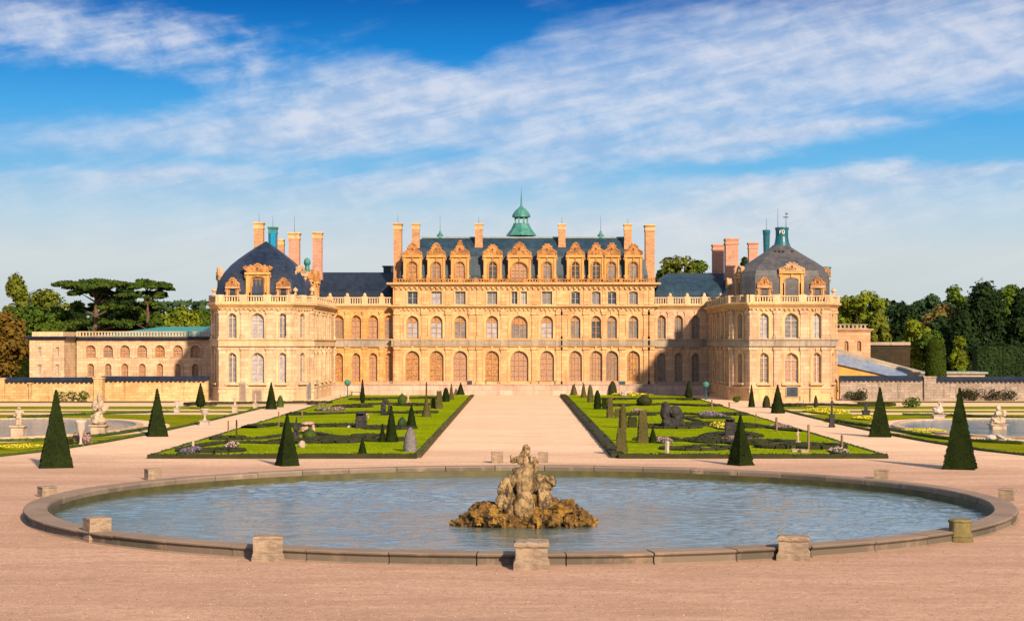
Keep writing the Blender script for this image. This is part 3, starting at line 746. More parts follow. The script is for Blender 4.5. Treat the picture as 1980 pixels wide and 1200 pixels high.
PED = {'swan': [(-1, 0), (-1.08, .13), (-.92, .3), (-.72, .30), (-.62, .5), (-.44, .78), (-.3, .96), (-.12, 1.0), (0, 1.12), (.12, 1.0), (.3, .96), (.44, .78), (.62, .5), (.72, .30), (.92, .3), (1.08, .13), (1, 0)],
       'peak': [(-1, 0), (-1.1, .12), (-.95, .36), (-.7, .34), (-.5, .62), (-.28, .88), (-.16, 1.15), (0, 1.28), (.16, 1.15), (.28, .88), (.5, .62), (.7, .34), (.95, .36), (1.1, .12), (1, 0)],
       'arch': [(-1, 0), (-1.12, .16), (-1.0, .42), (-.72, .38), (-.56, .66), (-.36, .95), (0, 1.08), (.36, .95), (.56, .66), (.72, .38), (1.0, .42), (1.12, .16), (1, 0)],
       'flare': [(-.86, 0), (-1.0, .25), (-1.22, .55), (-1.25, .78), (-.9, .85), (-.35, 1.0), (-.12, 1.05), (0, 1.3), (.12, 1.05), (.35, 1.0), (.9, .85), (1.25, .78), (1.22, .55), (1.0, .25), (.86, 0)]}
def dormer(f, uc, w_, z0, z1, ped, ph, win_w, wzb, wzt, ar='round', pane='g_brown', depth=2.2, stone='dorm', carve='carve', frame='frame', out=.0, cols=2, mull=None):
    """stone front with an arched window, cheeks running back into the roof, a carved pediment"""
    mb = MB(); o = (uc, win_w, wzb, wzt, ar); a, b = uc-w_/2, uc+w_/2
    g = F(*f.P(0, 0, out)[:2], *f.P(1, 0, out)[:2])
    wall(mb, g, a, b, [(z0, z1, [o])], .25)
    for u in (a, b): mb.face([g.P(u, z0), g.P(u, z1), g.P(u, z1, -depth), g.P(u, z0, -depth)])
    mb.face([g.P(a, z1), g.P(b, z1), g.P(b, z1, -depth), g.P(a, z1, -depth)])
    pw = max(.12, (w_-win_w)/2*.5)
    for u in (a, b-pw): g.box(mb, u, u+pw, z0, z1, 0, .12)
    g.box(mb, a-.12, b+.12, z1-.26, z1-.02, -.1, .26)
    d = mb.build('dormer', stone, palace)
    mb = MB(); ringstrip(mb, g, o, .01, .15, .06, 0); g.box(mb, uc-.1, uc+.1, wzt, z1-.2, 0, .14)
    for sgn in ((-1, 1) if w_ > 1.25 else ()):      # volutes down the sides
        for q, (du, zz, rr_) in enumerate(((.16, z0+.25, .2), (.10, z0+.75, .13), (.12, z1-.45, .16))):
            c = g.P(uc+sgn*(w_/2+du*.4), zz, .05); mb.ell(c, (rr_, rr_*.7, rr_*1.3), 8, 6, .4)
    mb.build('carved_surround', carve, d)
    pts = PED[ped]; mb = MB()
    P2 = [(uc+x*w_/2, z1+y*ph) for x, y in pts]
    n = len(P2)
    for k in range(n-1):
        mb.face([g.P(*P2[k], .16), g.P(uc, z1, .16), g.P(*P2[k+1], .16)])
        mb.face([g.P(*P2[k], -.35), g.P(*P2[k], .16), g.P(*P2[k+1], .16), g.P(*P2[k+1], -.35)])
        mb.face([g.P(*P2[k+1], -.35), g.P(uc, z1, -.35), g.P(*P2[k], -.35)])
        c = ((P2[k][0]+P2[k+1][0])/2, (P2[k][1]+P2[k+1][1])/2)
        q = g.P(c[0]*.93+uc*.07, c[1], .14); mb.ell(q, (.15, .12, .13), 7, 5, .5)
    for k in range(7):
        q = g.P(uc+random.uniform(-.55, .55)*w_/2, z1+random.uniform(.12, .6)*ph, .17); mb.ell(q, (.13, .1, .12), 7, 5, .5)
    q = g.P(uc, z1+ph*.55, .2); mb.ell(q, (.17, .1, .26), 10, 6)
    pe = mb.build('pediment', carve, d)
    mb = MB(); mb.ell(g.P(uc, z1+ph*.55, .30), (.085, .05, .15), 10, 6); mb.build('oculus', 'g_dark', pe)
    window(g, o, pane, frame, rows=3, cols=cols, parent=d, reveal=.25)
    return d
dpx = [(797.5, 35, 'swan', 22, 'g_brown', 18), (843.5, 34, 'swan', 22, 'g_brown', 18), (889.5, 35, 'peak', 23, 'g_brown', 18), (952.5, 35, 'arch', 20, 'g_dark', 17), (1004.5, 44, 'swan', 24, 'g_brown', 31),
       (1058, 35, 'arch', 21, 'g_dark', 17), (1112.5, 33, 'swan', 23, 'g_dark', 16), (1152.5, 29, 'arch', 23, 'g_dark', 16), (1183, 29, 'arch', 23, 'g_dark', 16), (1225, 33, 'arch', 21, 'g_dark', 16)]
fd = F(fc.o.x, YC+.1, fc.o.x+fc.L, YC+.1)
for px, wp, ped, ph, pane, ww in dpx:
    dormer(fd, UX(px), wp*mpx, ZC(546), ZC(493), ped, ph*mpx*.95, ww*mpx, ZC(543), ZC(506 if ww < 30 else 507), 'round', pane, 3.2, cols=2 if ww < 30 else 4)
# chimneys
def chimney(px0, px1, pyt, pyb, Y, mat='brick', capmat='trim', flare=1.0, depth=None, rod=None, parent=None):
    x0, x1 = X(px0, Y), X(px1, Y); zt, zb = Z(pyt, Y), Z(pyb, Y); w_ = x1-x0; cx = (x0+x1)/2; d = (depth or w_*1.1); cap = .17*min(w_, 1.2)+.35
    mb = MB(); s = w_*.5*.80; sd_ = d*.5*.8
    def rr_(q, z): return [(cx-s*q, Y-sd_*q, z), (cx+s*q, Y-sd_*q, z), (cx+s*q, Y+sd_*q, z), (cx-s*q, Y+sd_*q, z)]
    mb.rings([rr_(1.08, zb-.8), rr_(1.08, zb+.1), rr_(1, zb+.14), rr_(1, zt-cap)])
    c = mb.build('chimney', mat, parent or palace)
    mb = MB(); f_ = 1.24*flare
    mb.rings([rr_(1.001, zt-cap-.25), rr_(1.1, zt-cap-.22), rr_(1.1, zt-cap), rr_(1.0, zt-cap+.04), rr_(1.02, zt-cap*.6), rr_(1.12, zt-cap*.4), rr_(f_, zt-cap*.25), rr_(f_, zt-.06), rr_(f_*.93, zt), rr_(f_*.7, zt), rr_(f_*.65, zt-.25)])
    mb.build('chimney_cap', capmat, c)
    if rod:
        mb = MB(); mb.tube((cx, Y, zt-.3), (cx, Y, Z(rod, Y)), .03, .012, 5); mb.build('rod', 'iron', c)
    return c
for a in ((760, 779, 432, 540, YC+3, 'brick', 'trim', 1.0, 2.2, 413), (795, 813, 432, 468, YC+2.2, 'brick', 'trim'), (917, 935, 432, 475, YC+2.5, 'brick', 'trim', 1.0, None, 418), (1078, 1095, 433, 476, YC+2.5, 'brick', 'trim', 1.0, None, 420),
          (1205, 1223, 433, 470, YC+2.2, 'brick', 'trim', 1.0, None, 422), (1245, 1267, 435, 535, YC+3, 'brick', 'trim', 1.0, 2.2)): chimney(*a)
# vent caps with rods
for px in (851, 1161.5):
    Y = YC+3.8; cx = X(px, Y); z = Z(455.5, Y); mb = MB()
    mb.lathe([(.42, z-.3), (.38, z+.1), (.2, z+.22), (.12, z+.5), (.05, z+.6)], (cx, Y, 0), 10); v_ = mb.build('roof_vent', 'copper', palace)
    mb = MB(); mb.tube((cx, Y, z+.4), (cx, Y, z+2.5), .03, .01, 5); mb.build('rod', 'iron', v_)
# lantern
Y = YC+5; cx = X(1008, Y); L = lambda py: Z(py, Y)
mb = MB(); r_ = lambda p: p*Y/FP
mb.lathe([(r_(30), L(456)), (r_(27), L(452)), (r_(20), L(443)), (r_(15.5), L(434)), (r_(15), L(432)), (r_(14), L(432))], (cx, Y, 0), 8)
lan = mb.build('lantern', 'copper', palace)
mb = MB()
for k in range(8):
    a = 2*pi*(k+.5)/8; rr1 = r_(12.5); mb.box(cx+rr1*cos(a)-.10, cx+rr1*cos(a)+.10, Y+rr1*sin(a)-.10, Y+rr1*sin(a)+.10, L(433), L(416))
    a2 = 2*pi*(k+1.5)/8
mb.lathe([(r_(13.6), L(422.2)), (r_(13.6), L(416)), (r_(12.4), L(416)), (r_(12.4), L(422.2))], (cx, Y, 0), 16)
mb.build('columns', 'copper', lan)
mb = MB(); mb.lathe([(r_(17.8), L(420)), (r_(17.5), L(416)), (r_(15), L(411.5)), (r_(10.5), L(406)), (r_(5.5), L(402)), (r_(2), L(398)), (r_(1.2), L(394))], (cx, Y, 0), 16); mb.build('dome', 'copper', lan)
mb = MB(); mb.lathe([(r_(1.7), L(397)), (r_(1.3), L(385)), (r_(.7), L(375)), (r_(.2), L(361))], (cx, Y, 0), 6); mb.build('spire', 'copper', lan)

# ---- links
def link(px0, px1, Y, cs, wg, w1, mat, pane_g, pane_1, up, roofpx, zr0, zr1, side):
    f = F(X(px0, Y), Y, X(px1, Y), Y); z = lambda py: Z(py, Y); m_ = Y/FP; u = lambda p: X(p, Y)-f.o.x
    og = [(u(c), wg*m_, z(738), z(683), 'round') for c in cs]; o1 = [(u(c), w1*m_, z(655), z(610), 'round') for c in cs]
    mb = MB(); wall(mb, f, 0, f.L, [(z(745), z(663), og), (z(663), z(590), o1)]); mb.build('wall', mat, palace)
    for o in og: window(f, o, pane_g, 'frame', rows=5, cols=2, sur=(mat, .28, .5, 0))
    for o in o1: window(f, o, pane_1, 'frame', upper=up, rows=3, cols=2, sur=(mat, .28, .5, .12))
    gap = (cs[1]-cs[0])/2
    for p in [cs[0]-gap]+[c+gap for c in cs]:
        if not px0+3 < p < px1-2: continue
        mb = MB()
        for z0, z1 in ((z(742), z(670)), (z(655), z(601))): f.box(mb, u(p)-.28, u(p)+.28, z0, z1, 0, .13); f.box(mb, u(p)-.36, u(p)+.36, z1-.28, z1, 0, .2)
        mb.build('pilaster', mat, palace)
    mb = MB(); f.box(mb, 0, f.L, z(668), z(657), 0, .2); f.box(mb, 0, f.L, z(657), z(655), 0, .32); f.box(mb, 0, f.L, z(670.5), z(668), 0, .26); mb.build('balcony_band', 'trim_grey', palace)
    mb = MB(); sweep(mb, [(f.o.x, Y), (f.o.x+f.L, Y)], cornice(z(597), z(588.5), .5)); mb.build('cornice', 'trim', palace)
    mb = MB(); f.box(mb, 0, f.L, z(588.5), z(586.5), 0, .3); f.box(mb, 0, f.L, z(576.5), z(574.5), 0, .3)
    k = .1
    while k < f.L: f.box(mb, k, k+.13, z(586.5), z(576.5), .07, .22); k += .30
    for p in [cs[0]-gap]+[c+gap for c in cs]:
        if px0 < p < px1: f.box(mb, u(p)-.35, u(p)+.35, z(588.5), z(573), -.05, .38); mb.ell(f.P(u(p), z(571), .15), (.22, .22, .3), 8, 6)
    mb.build('balustrade', 'trim_pale', palace)
    a, b = roofpx; mb = MB(); ya = Y+1
    pr = [(0, z(588)), (.1, z(580)), (.9, z(562)), (2.0, z(546)), (3.4, z(533)), (4.6, zr1), (11, zr1)]
    mb.rings([[(X(a, ya)+side[0]*i, ya+i, zz), (X(b, ya)+side[1]*i, ya+i, zz), (X(b, ya)+side[1]*i, ya+12, zz), (X(a, ya)+side[0]*i, ya+12, zz)] for i, zz in pr[:-1]], False, True)
    mb.build('roof', 'slate_navy' if px0 < 1000 else 'slate_mid', palace)
link(618, 760, 215.0, [655, 688.5, 721.5, 752.5], 16, 19, 'stone_orange', 'g_brown', 'g_mauve', 'g_brown', (600, 765), None, Z(526, 220), (0, 0))
link(1265.5, 1402, 215.0, [1279, 1312, 1345, 1377], 15, 16, 'stone_pink', 'g_mauve', 'g_grey', 'g_mauve', (1262, 1408), None, Z(528, 220), (0.5, 0))

# ---- terrace in front
YT = 211.0; zt_ = Z(744, YT)
f = F(X(636, YT), YT, X(1400, YT), YT); mb = MB(); f.box(mb, 0, f.L, 0, zt_, -4.5, 0); f.box(mb, 0, f.L, zt_, zt_+.10, -.35, .10)
for k in range(24): f.box(mb, f.L*k/23-.18, f.L*k/23+.18, .0, zt_, 0, .05)
mb.build('terrace', 'plinth', palace)
f3 = F(X(640, YT+1), YT+1.2, X(1392, YT+1), YT+1.2)
for a, b in ((700, 905), (1098, 1200), (1268, 1330)):
    mb = MB(); u0, u1 = X(a, YT)-f3.o.x, X(b, YT)-f3.o.x
    f3.box(mb, u0, u1, zt_+.1, zt_+.17, -.1, .1); f3.box(mb, u0, u1, zt_+.36, zt_+.43, -.1, .1)
    k = u0
    while k < u1: f3.box(mb, k, k+.1, zt_+.17, zt_+.36, -.05, .05); k += .24
    mb.build('low_balustrade', 'plinth', palace)

# ---- pavilions
def pavilion(side, plan, Y, bays_, mat, roof_mat, cut, trim, big, sm, cx, capd):
    z = lambda py: Z(py, Y)
    zc, zb_, zt2 = z(598), z(663), z(588)
    segs = [F(*plan[i], *plan[i+1]) for i in range(len(plan)-1)]
    wl_ = MB()
    for i, f in enumerate(segs):
        og, o1 = [], []
        for (u, wg, kind) in bays_[i]:
            uu = u*f.L if 0 < u < 1 else u
            og.append((uu, wg, z(740), z(682.5), 'round')); o1.append((uu, wg, z(654), z(606), 'round'))
        wall(wl_, f, 0, f.L, [(0, zb_, og), (zb_, zt2, o1)])
        for o in og: window(f, o, 'g_mauve' if side > 0 else 'g_grey', 'frame_pale', rows=5, cols=2, sur=(trim, .30, .5, .3))
        for o in o1: window(f, o, 'g_grey', 'frame_pale', rows=4, cols=2, sur=(trim, .30, .5, .14))
        us = [0.0]+sorted(o[0] for o in og)+[f.L]
        cands = [.32, f.L-.32] if f.L > 1.2 else []
        if len(og) > 1: cands += [(us[k]+us[k+1])/2 for k in range(1, len(us)-2)]
        for u in cands:
            pl = MB(); hw = .30 if f.L < 5 else .40
            if any(abs(u-o[0]) < o[1]/2+hw*.8 for o in og): hw = .2
            for z0, z1 in ((.9, z(671)), (z(655), z(600))): f.box(pl, u-hw, u+hw, z0, z1, 0, .15); f.box(pl, u-hw-.08, u+hw+.08, z1-.3, z1, 0, .24); f.box(pl, u-hw-.07, u+hw+.07, z0, z0+.28, 0, .21)
            pl.build('pilaster', mat, palace)
    wl_.build('wall', mat, palace)
    mb = MB(); sweep(mb, plan, [(0, 0), (.14, 0), (.14, z(752)), (.2, z(751)), (.2, z(748)), (0, z(747)), (-.1, z(747)), (-.1, 0)]); mb.build('base_course', trim, palace)
    mb = MB(); sweep(mb, plan, [(0, z(669)), (.22, z(669)), (.2, z(667)), (.2, z(658)), (.34, z(657)), (.34, z(655)), (-.1, z(655)), (-.1, z(669))]); mb.build('balcony_band', 'trim_grey' if side > 0 else 'trim_pale', palace)
    mb = MB(); sweep(mb, plan, cornice(z(597), z(584.5), .6)); 
    for f in segs:
        k = .2
        while k < f.L-.2: f.box(mb, k, k+.2, z(599.5), z(596), 0, .22); k += .5
    mb.build('cornice', 'trim', palace)
    # balustrade with solid dies
    mb = MB(); ml = []
    sweep(mb, plan, [(.25, z(584.5)), (.25, z(582.5)), (-.05, z(582.5)), (-.05, z(584.5))]); sweep(mb, plan, [(.27, z(573.5)), (.27, z(571)), (-.07, z(571)), (-.07, z(573.5))])
    for f in segs:
        k = .1
        while k < f.L-.05: f.box(mb, k, k+.13, z(582.5), z(573.5), .03, .17); k += .29
        nd = max(1, round(f.L/2.4))
        for q in range(nd+1): u = f.L*q/nd; f.box(mb, u-.42, u+.42, z(584.5), z(569.5), -.1, .3)
    mb.build('balustrade', 'trim_pale', palace)
    return segs
xl = [(-35.0, 216), (-35.0, 193.5), (-33.2, 191.6), (-32.0, 189), (-24.35, 189), (-22.35, 192.3), (-22.35, 216)]
lp = [(-33.4, 216), (-33.4, 192.3), (-32.0, 189), (-24.35, 189), (-22.45, 192.3), (-22.45, 215.5)]
mp = 189/FP
def ub(px, x0): return X(px, 189)-x0
segsL = pavilion(-1, lp, 189, [[], [(.5, .75, 0)], [(ub(449, -32), 16.5*mp, 0), (ub(498, -32), 25*mp, 1), (ub(546.5, -32), 15.5*mp, 0)], [(.5, .95, 0)], [(1.6, .95, 0), (4.6, .95, 0), (9.5, .95, 0), (13.5, .95, 0), (18, .95, 0)]],
                 'stone_pav', 'slate', None, 'trim_pale', None, None, -28, False)
rp = [(23.3, 215.5), (23.3, 192.3), (25.0, 189), (33.4, 189), (34.75, 192), (34.75, 216)]
segsR = pavilion(1, rp, 189, [[(4.5, .95, 0), (9, .95, 0), (13.5, .95, 0), (17, .95, 0), (20.5, .95, 0)], [(.5, .9, 0)], [(ub(1477, 25), 18*mp, 0), (ub(1530, 25), 27*mp, 1), (ub(1579.5, 25), 15.5*mp, 0)], [(.5, .8, 0)], [(4, .95, 0), (8, .95, 0), (12, .95, 0)]],
                 'stone_pavr', 'lead', None, 'trim', None, None, 29, True)
# wing decks and roofs behind the domes
def oct_ring(cx, cy, hx, hy, ch, z): return [(cx-hx+ch, cy-hy, z), (cx+hx-ch, cy-hy, z), (cx+hx, cy-hy+ch, z), (cx+hx, cy+hy-ch, z), (cx+hx-ch, cy+hy, z), (cx-hx+ch, cy+hy, z), (cx-hx, cy+hy-ch, z), (cx-hx, cy-hy+ch, z)]
def dome(cx, cy, hx, hy, prof, mat, name='dome_roof'):
    mb = MB(); mb.rings([oct_ring(cx, cy, hx*q, hy*q, 1.3*q, z) for q, z in prof], False, True)
    o = mb.build(name, mat, palace, smooth=False); return o
YD = 195.0; zD = Z(584, 189)
zz = lambda py: Z(py, YD)
dome(-27.9, YD, 4.95, 4.9, [(1, zD-.5), (1, zz(568)), (.97, zz(555)), (.92, zz(542)), (.83, zz(528)), (.70, zz(514)), (.55, zz(502)), (.38, zz(490)), (.2, zz(478)), (.06, zz(470)), (.02, zz(467))], 'slate')
dr = dome(29.15, YD, 4.8, 4.9, [(1, zD-.5), (1, zz(568)), (1, zz(550)), (.99, zz(536)), (.95, zz(526)), (.85, zz(517)), (.70, zz(507)), (.54, zz(498)), (.37, zz(488)), (.24, zz(480)), (.17, zz(474))], 'lead')
mb = MB()
mb.lathe([(.95, zz(476)), (.78, zz(468)), (.70, zz(458)), (.70, zz(446)), (.76, zz(443)), (.76, zz(440)), (.6, zz(439.5))], (29.3, YD, 0), 20); cl = mb.build('roof_cap', 'teal', dr)
mb = MB(); mb.tube((28.85, YD, zz(441)), (28.85, YD, zz(402)), .03, .012, 5); mb.build('rod', 'iron', cl)
mb = MB(); mb.tube((29.75, YD, zz(441)), (29.75, YD, zz(410)), .035, .02, 5)
mb.box(29.45, 30.0, YD-.02, YD+.02, zz(421), zz(419)); mb.box(29.7, 29.95, YD-.02, YD+.02, zz(415), zz(412)); mb.build('weather_vane', 'iron', cl)
# raised monogram on the cap
mb = MB(); yl = YD-.74
def lt(x, z0, z1, x1=None, t_=.045): mb.box(x, (x1 or x+t_), yl-.05, yl+.06, z0, z1)
bx0 = 28.92; zt1, zb1 = zz(445.5), zz(452.5)
for dx in (0, .30): pass
lt(bx0, zb1, zt1, bx0+.06); lt(bx0, zt1-.06, zt1, bx0+.24); lt(bx0+.06, (zb1+zt1)/2-.03, (zb1+zt1)/2+.03, bx0+.2)
lt(bx0+.30, zb1, zt1, bx0+.36); lt(bx0+.36, zt1-.06, zt1, bx0+.52); lt(bx0+.36, zb1, zb1+.06, bx0+.52); lt(bx0+.50, zb1+.05, zt1-.05, bx0+.57)
mb.build('monogram', 'white', cl)
mb = MB()
for px in (1500, 1508, 1516, 1533): mb.ell((X(px, YD-2.2), YD-1.62-(.25), zz(487)), (.16, .16, .11), 8, 6)
mb.build('roof_light', 'iron', dr)
for x0, x1, mt in ((-33.1, -22.8, 'slate_navy'), (23.6, 34.5, 'slate_mid')):
    mb = MB(); c = (x0+x1)/2
    mb.face([(x0-.2, 189.4+2.5, zD-.02), (x1+.2, 189.4+2.5, zD-.02), (x1+.2, 216, zD-.02), (x0-.2, 216, zD-.02)])
    mb.face([(x0+1.6, 189.3, zD-.02), (x1-1.6, 189.3, zD-.02), (x1+.2, 191.9, zD-.02), (x0-.2, 191.9, zD-.02)])
    mb.build('roof_deck', 'lead', palace)
    mb = MB(); mb.rings([[(x0+i, 201, z), (x1-i, 201, z), (x1-i, 226-i, z), (x0+i, 226-i, z)] for i, z in ((.9, zD), (1.1, zD+1.2), (2.0, zD+2.3), (3.3, Z(528, 212)))], False, True); mb.build('roof', mt, palace)
# pavilion dormers
def fpx(px, Y): return X(px, Y)
fl = F(-40, 190.1, -10, 190.1); ul = lambda px: X(px, 190.1)+40
zp = lambda py: Z(py, 190.1)
dormer(fl, ul(498.5), 46*mp, zp(584), zp(526), 'flare', .72, 23*mp, zp(583), zp(535), 'seg', 'g_grey', 3.5, 'dorm', 'carve', 'frame', cols=3)
for px in (450, 548): dormer(fl, ul(px), 24*mp, zp(584), zp(553), 'arch', .8, 11*mp, zp(570), zp(556), 'round', 'g_dark', 2.5, 'carve_pale', 'carve', cols=1)
fr = F(10, 190.1, 50, 190.1); ur = lambda px: X(px, 190.1)-10
dormer(fr, ur(1531), 46*mp, zp(584), zp(524), 'arch', .85, 25*mp, zp(583), zp(537), 'seg', 'g_grey', 3.5, 'dorm', 'carve_pale', 'frame', cols=3)
for px in (1478, 1581): dormer(fr, ur(px), 25*mp, zp(584), zp(552), 'arch', .8, 12*mp, zp(570), zp(556), 'round', 'g_dark', 2.5, 'carve_pale', 'carve', cols=1)
# canted and side dormers
cL = F(-24.9, 190.6, -23.0, 193.9); dormer(cL, cL.L*.55, 1.9, zp(584), zp(527), 'swan', .75, .8, zp(582), zp(543), 'round', 'g_grey', 2.6, 'stone_pav', 'carve_pale', cols=1)
sL = F(-23.3, 196, -23.3, 214)
dormer(sL, 2.6, 1.8, zp(584), zp(535), 'peak', .9, .8, zp(580), zp(548), 'round', 'g_grey', 2.0, 'stone_orange', 'carve', cols=1)
dormer(sL, 8.5, 1.8, zp(584), zp(535), 'peak', .9, .8, zp(580), zp(548), 'round', 'g_grey', 2.0, 'stone_orange', 'carve', cols=1)
cl2 = F(-33.2, 194.2, -32.0, 191.0); dormer(cl2, cl2.L*.4, 1.2, zp(584), zp(535), 'peak', .9, .5, zp(580), zp(550), 'round', 'g_grey', 1.5, 'carve_pale', 'carve_pale', cols=1)
cR = F(24.0, 193.9, 25.6, 190.6); dormer(cR, cR.L*.3, 1.9, zp(584), zp(532), 'swan', 1.0, .8, zp(578), zp(543), 'round', 'g_mauve', 2.6, 'carve_pale', 'carve_pale', cols=1)
sR = F(24.3, 214, 24.3, 196); dormer(sR, 11.5, 1.25, zp(584), zp(545), 'arch', .8, .7, zp(578), zp(556), 'round', 'g_mauve', 2.0, 'carve_pale', 'carve_pale', cols=1)
cr2 = F(33.1, 190.8, 34.3, 193.6); dormer(cr2, cr2.L*.55, 1.7, zp(584), zp(534), 'flare', .8, .6, zp(578), zp(545), 'round', 'g_dark', 2.0, 'stone_pav', 'carve', cols=1)
# urn finials on the balustrades
def urn_mb(mb, c, h, r):
    mb.lathe([(r*.7, 0), (r*.75, h*.08), (r*.35, h*.14), (r*.3, h*.25), (r*.8, h*.45), (r, h*.62), (r*.85, h*.74), (r*.5, h*.80), (r*.62, h*.86), (r*.3, h*.93), (r*.08, h)], c, 12)
for px, Y, z_, h in ((414, 190.5, 569.5, .8), (603, 192.5, 569.5, .9), (571, 190, 569.5, .8), (1612, 190.2, 569.5, .7)):
    mb = MB(); urn_mb(mb, (X(px, Y), Y, Z(z_, Y)), h, .3); mb.build('urn_finial', 'trim_pale', palace)
mb = MB(); Y = 196; mb.lathe([(.30, Z(525, Y)), (.25, Z(515, Y)), (.18, Z(512, Y)), (.42, Z(509, Y))], (X(594, Y), Y, 0), 12); mb.ell((X(594, Y), Y, Z(507, Y)), (.38, .38, .5), 14, 10)
mb.build('ball_finial', 'copper', palace)
for a in ((490, 512, 430, 500, 205, 'brick', 'trim', 1.0, None, 412), (537, 551, 462, 505, 207, 'brick', 'trim', .85), (557, 582, 450, 528, 206, 'brick_pink', 'trim', 1.0, None, 418), (603, 625, 449, 528, 206, 'brick_pink', 'trim'),
          (1375, 1401, 472, 530, 222, 'brick_pink', 'brick_pink', .9), (1399, 1429, 461, 530, 218, 'brick_pink', 'brick_pink', .9), (1445, 1466, 469, 535, 212, 'brick_pink', 'brick_pink')): chimney(*a)
b_ = chimney(518, 537.5, 439, 505, 206, 'teal', 'copper', 1.0, None, 416)
mb = MB(); Y = 206-.62; mb.box(X(523, Y), X(533, Y), Y-.04, Y+.04, Z(500, Y), Z(447, Y)); mb.build('blue_panel', 'bluepaint', b_)
mb = MB(); Y = 204; zz2 = lambda py: Z(py, Y); mb.lathe([(.32, zz2(495)), (.36, zz2(480)), (.40, zz2(455)), (.45, zz2(448)), (.45, zz2(445)), (.3, zz2(444.5))], (X(1482, Y), Y, 0), 14)
tb = mb.build('vent_stack', 'teal', palace); mb = MB(); mb.tube((X(1482, Y), Y, zz2(446)), (X(1482, Y), Y, zz2(421)), .03, .012, 5); mb.build('rod', 'iron', tb)
mb = MB(); Y = 200; mb.lathe([(.5, Z(545, Y)), (.5, Z(519, Y)), (.58, Z(518, Y)), (.58, Z(516, Y)), (.4, Z(515.5, Y))], (X(1598, Y), Y, 0), 14); mb.build('vent_stack', 'copper', palace)
mb = MB(); Y = 222; mb.box(X(742, Y), X(762, Y), Y-.6, Y+.6, Z(535, Y), Z(516, Y)); mb.box(X(740, Y), X(764, Y), Y-.7, Y+.7, Z(517, Y), Z(514, Y)); mb.build('vent_stack', 'slate_mid', palace)
# basement doors and windows on the pavilions
for f, u, w_, z0, z1, mt in ((segsL[2], ub(470, -32), .5, .1, 1.9, 'g_mauve'), (segsL[2], ub(498, -32), .8, .1, 1.1, 'g_mauve'), (segsL[3], 2.9, .6, .1, 1.9, 'g_grey'), (segsL[4], 3.0, .7, .1, 2.0, 'g_mauve'),
                             (segsR[2], ub(1531, 25), 1.2, .5, 1.5, 'g_dark'), (segsR[3], 2.2, .7, .1, 1.9, 'g_brown')):
    mb = MB(); f.box(mb, u-w_/2-.1, u+w_/2+.1, z0-.1, z1+.12, .10, .235); dd = mb.build('basement_door', 'trim_grey', palace)
    mb = MB(); f.box(mb, u-w_/2, u+w_/2, z0, z1, .20, .245); mb.build('door_leaf', mt, dd)

# ------------------------------------------------------------------ side buildings
srv = empty('service_wing', (-50, 205, 0), 'low two storey grey stone wing with red arched windows left of the palace', 'outbuilding')
def plain_build(root, f, bands, mat, pane, depth, z1, frame='frame', wparent=True, reveal=.3, sur=None):
    mb = MB(); wall(mb, f, 0, f.L, bands, reveal)
    for a, b in (((0, -depth), (0, 0)), ((f.L, 0), (f.L, -depth))):
        mb.face([f.P(a[0], 0, a[1]), f.P(b[0], 0, b[1]), f.P(b[0], z1, b[1]), f.P(a[0], z1, a[1])])
    mb.face([f.P(0, z1, 0), f.P(f.L, z1, 0), f.P(f.L, z1, -depth), f.P(0, z1, -depth)])
    mb.build('wall', mat, root)
    for (_, _, ops) in bands:
        for o in ops: window(f, o, pane, frame, rows=2, cols=2, parent=root, reveal=reveal, sur=sur)
Yw = 205.0; f = F(X(148, Yw), Yw, X(415, Yw), Yw); m_ = Yw/FP; zw = lambda py: Z(py, Yw)
ops_u = [(X(c, Yw)-f.o.x, 18.5*m_, zw(691.5), zw(667.5), 'round') for c in (175.5, 209, 241.5, 275, 309, 344, 378)]
ops_l = [(X(c, Yw)-f.o.x, 12.5*m_, zw(728), zw(703), 'round') for c in (175.5, 209, 241.5, 275, 309, 343.5, 378)]
plain_build(srv, f, [(0, zw(697), ops_l), (zw(697), zw(657), ops_u)], 'service', 'g_rose', 12, zw(657), sur=('service', .25, 0, 0))
mb = MB(); f.box(mb, 0, f.L, zw(657), zw(655), 0, .25); f.box(mb, 0, f.L, zw(655), zw(650.5), -.2, .45); mb.build('gutter_cornice', 'slate_navy', srv)
mb = MB(); f.box(mb, 0, f.L, zw(650.5), zw(649.5), -.1, .15); f.box(mb, 0, f.L, zw(642), zw(640.5), -.1, .15)
k = 0
while k < f.L: f.box(mb, k, k+.16, zw(649.5), zw(642), -.05, .1); k += .36
mb.build('parapet', 'trim_pale', srv)
mb = MB(); mb.rings([[(f.o.x+1, Yw+.8, zw(650)), (f.o.x+f.L, Yw+.8, zw(650)), (f.o.x+f.L, Yw+11, zw(650)), (f.o.x+1, Yw+11, zw(650))], [(f.o.x+9, Yw+5, zw(630.5)), (f.o.x+f.L, Yw+5, zw(630.5)), (f.o.x+f.L, Yw+6, zw(630.5)), (f.o.x+9, Yw+6, zw(630.5))]], False, True)
mb.build('roof', 'tealroof', srv)
Yp = 200.0; f = F(X(57, Yp), Yp, X(124, Yp), Yp); zq = lambda py: Z(py, Yp); m_ = Yp/FP
pb = empty('corner_block', (f.o.x, Yp, 0), 'square grey stone block at the left end of the low wing, with sunlit right side', 'outbuilding')
oo = [[(X(c, Yp)-f.o.x, 6.5*m_, b, t, 'flat') for c in (76.5, 111)] for b, t in ((zq(724), zq(705)), (zq(690), zq(671)))]
plain_build(pb, f, [(0, zq(695), oo[0]), (zq(695), zq(657), oo[1])], 'service', 'g_grey', 9, zq(657), 'frame_pale')
mb = MB(); sweep(mb, [(f.o.x, Yp+9), (f.o.x, Yp), (f.o.x+f.L, Yp), (f.o.x+f.L, Yp+9)], cornice(zq(657), zq(650), .5)); mb.build('cornice', 'slate_navy', pb)
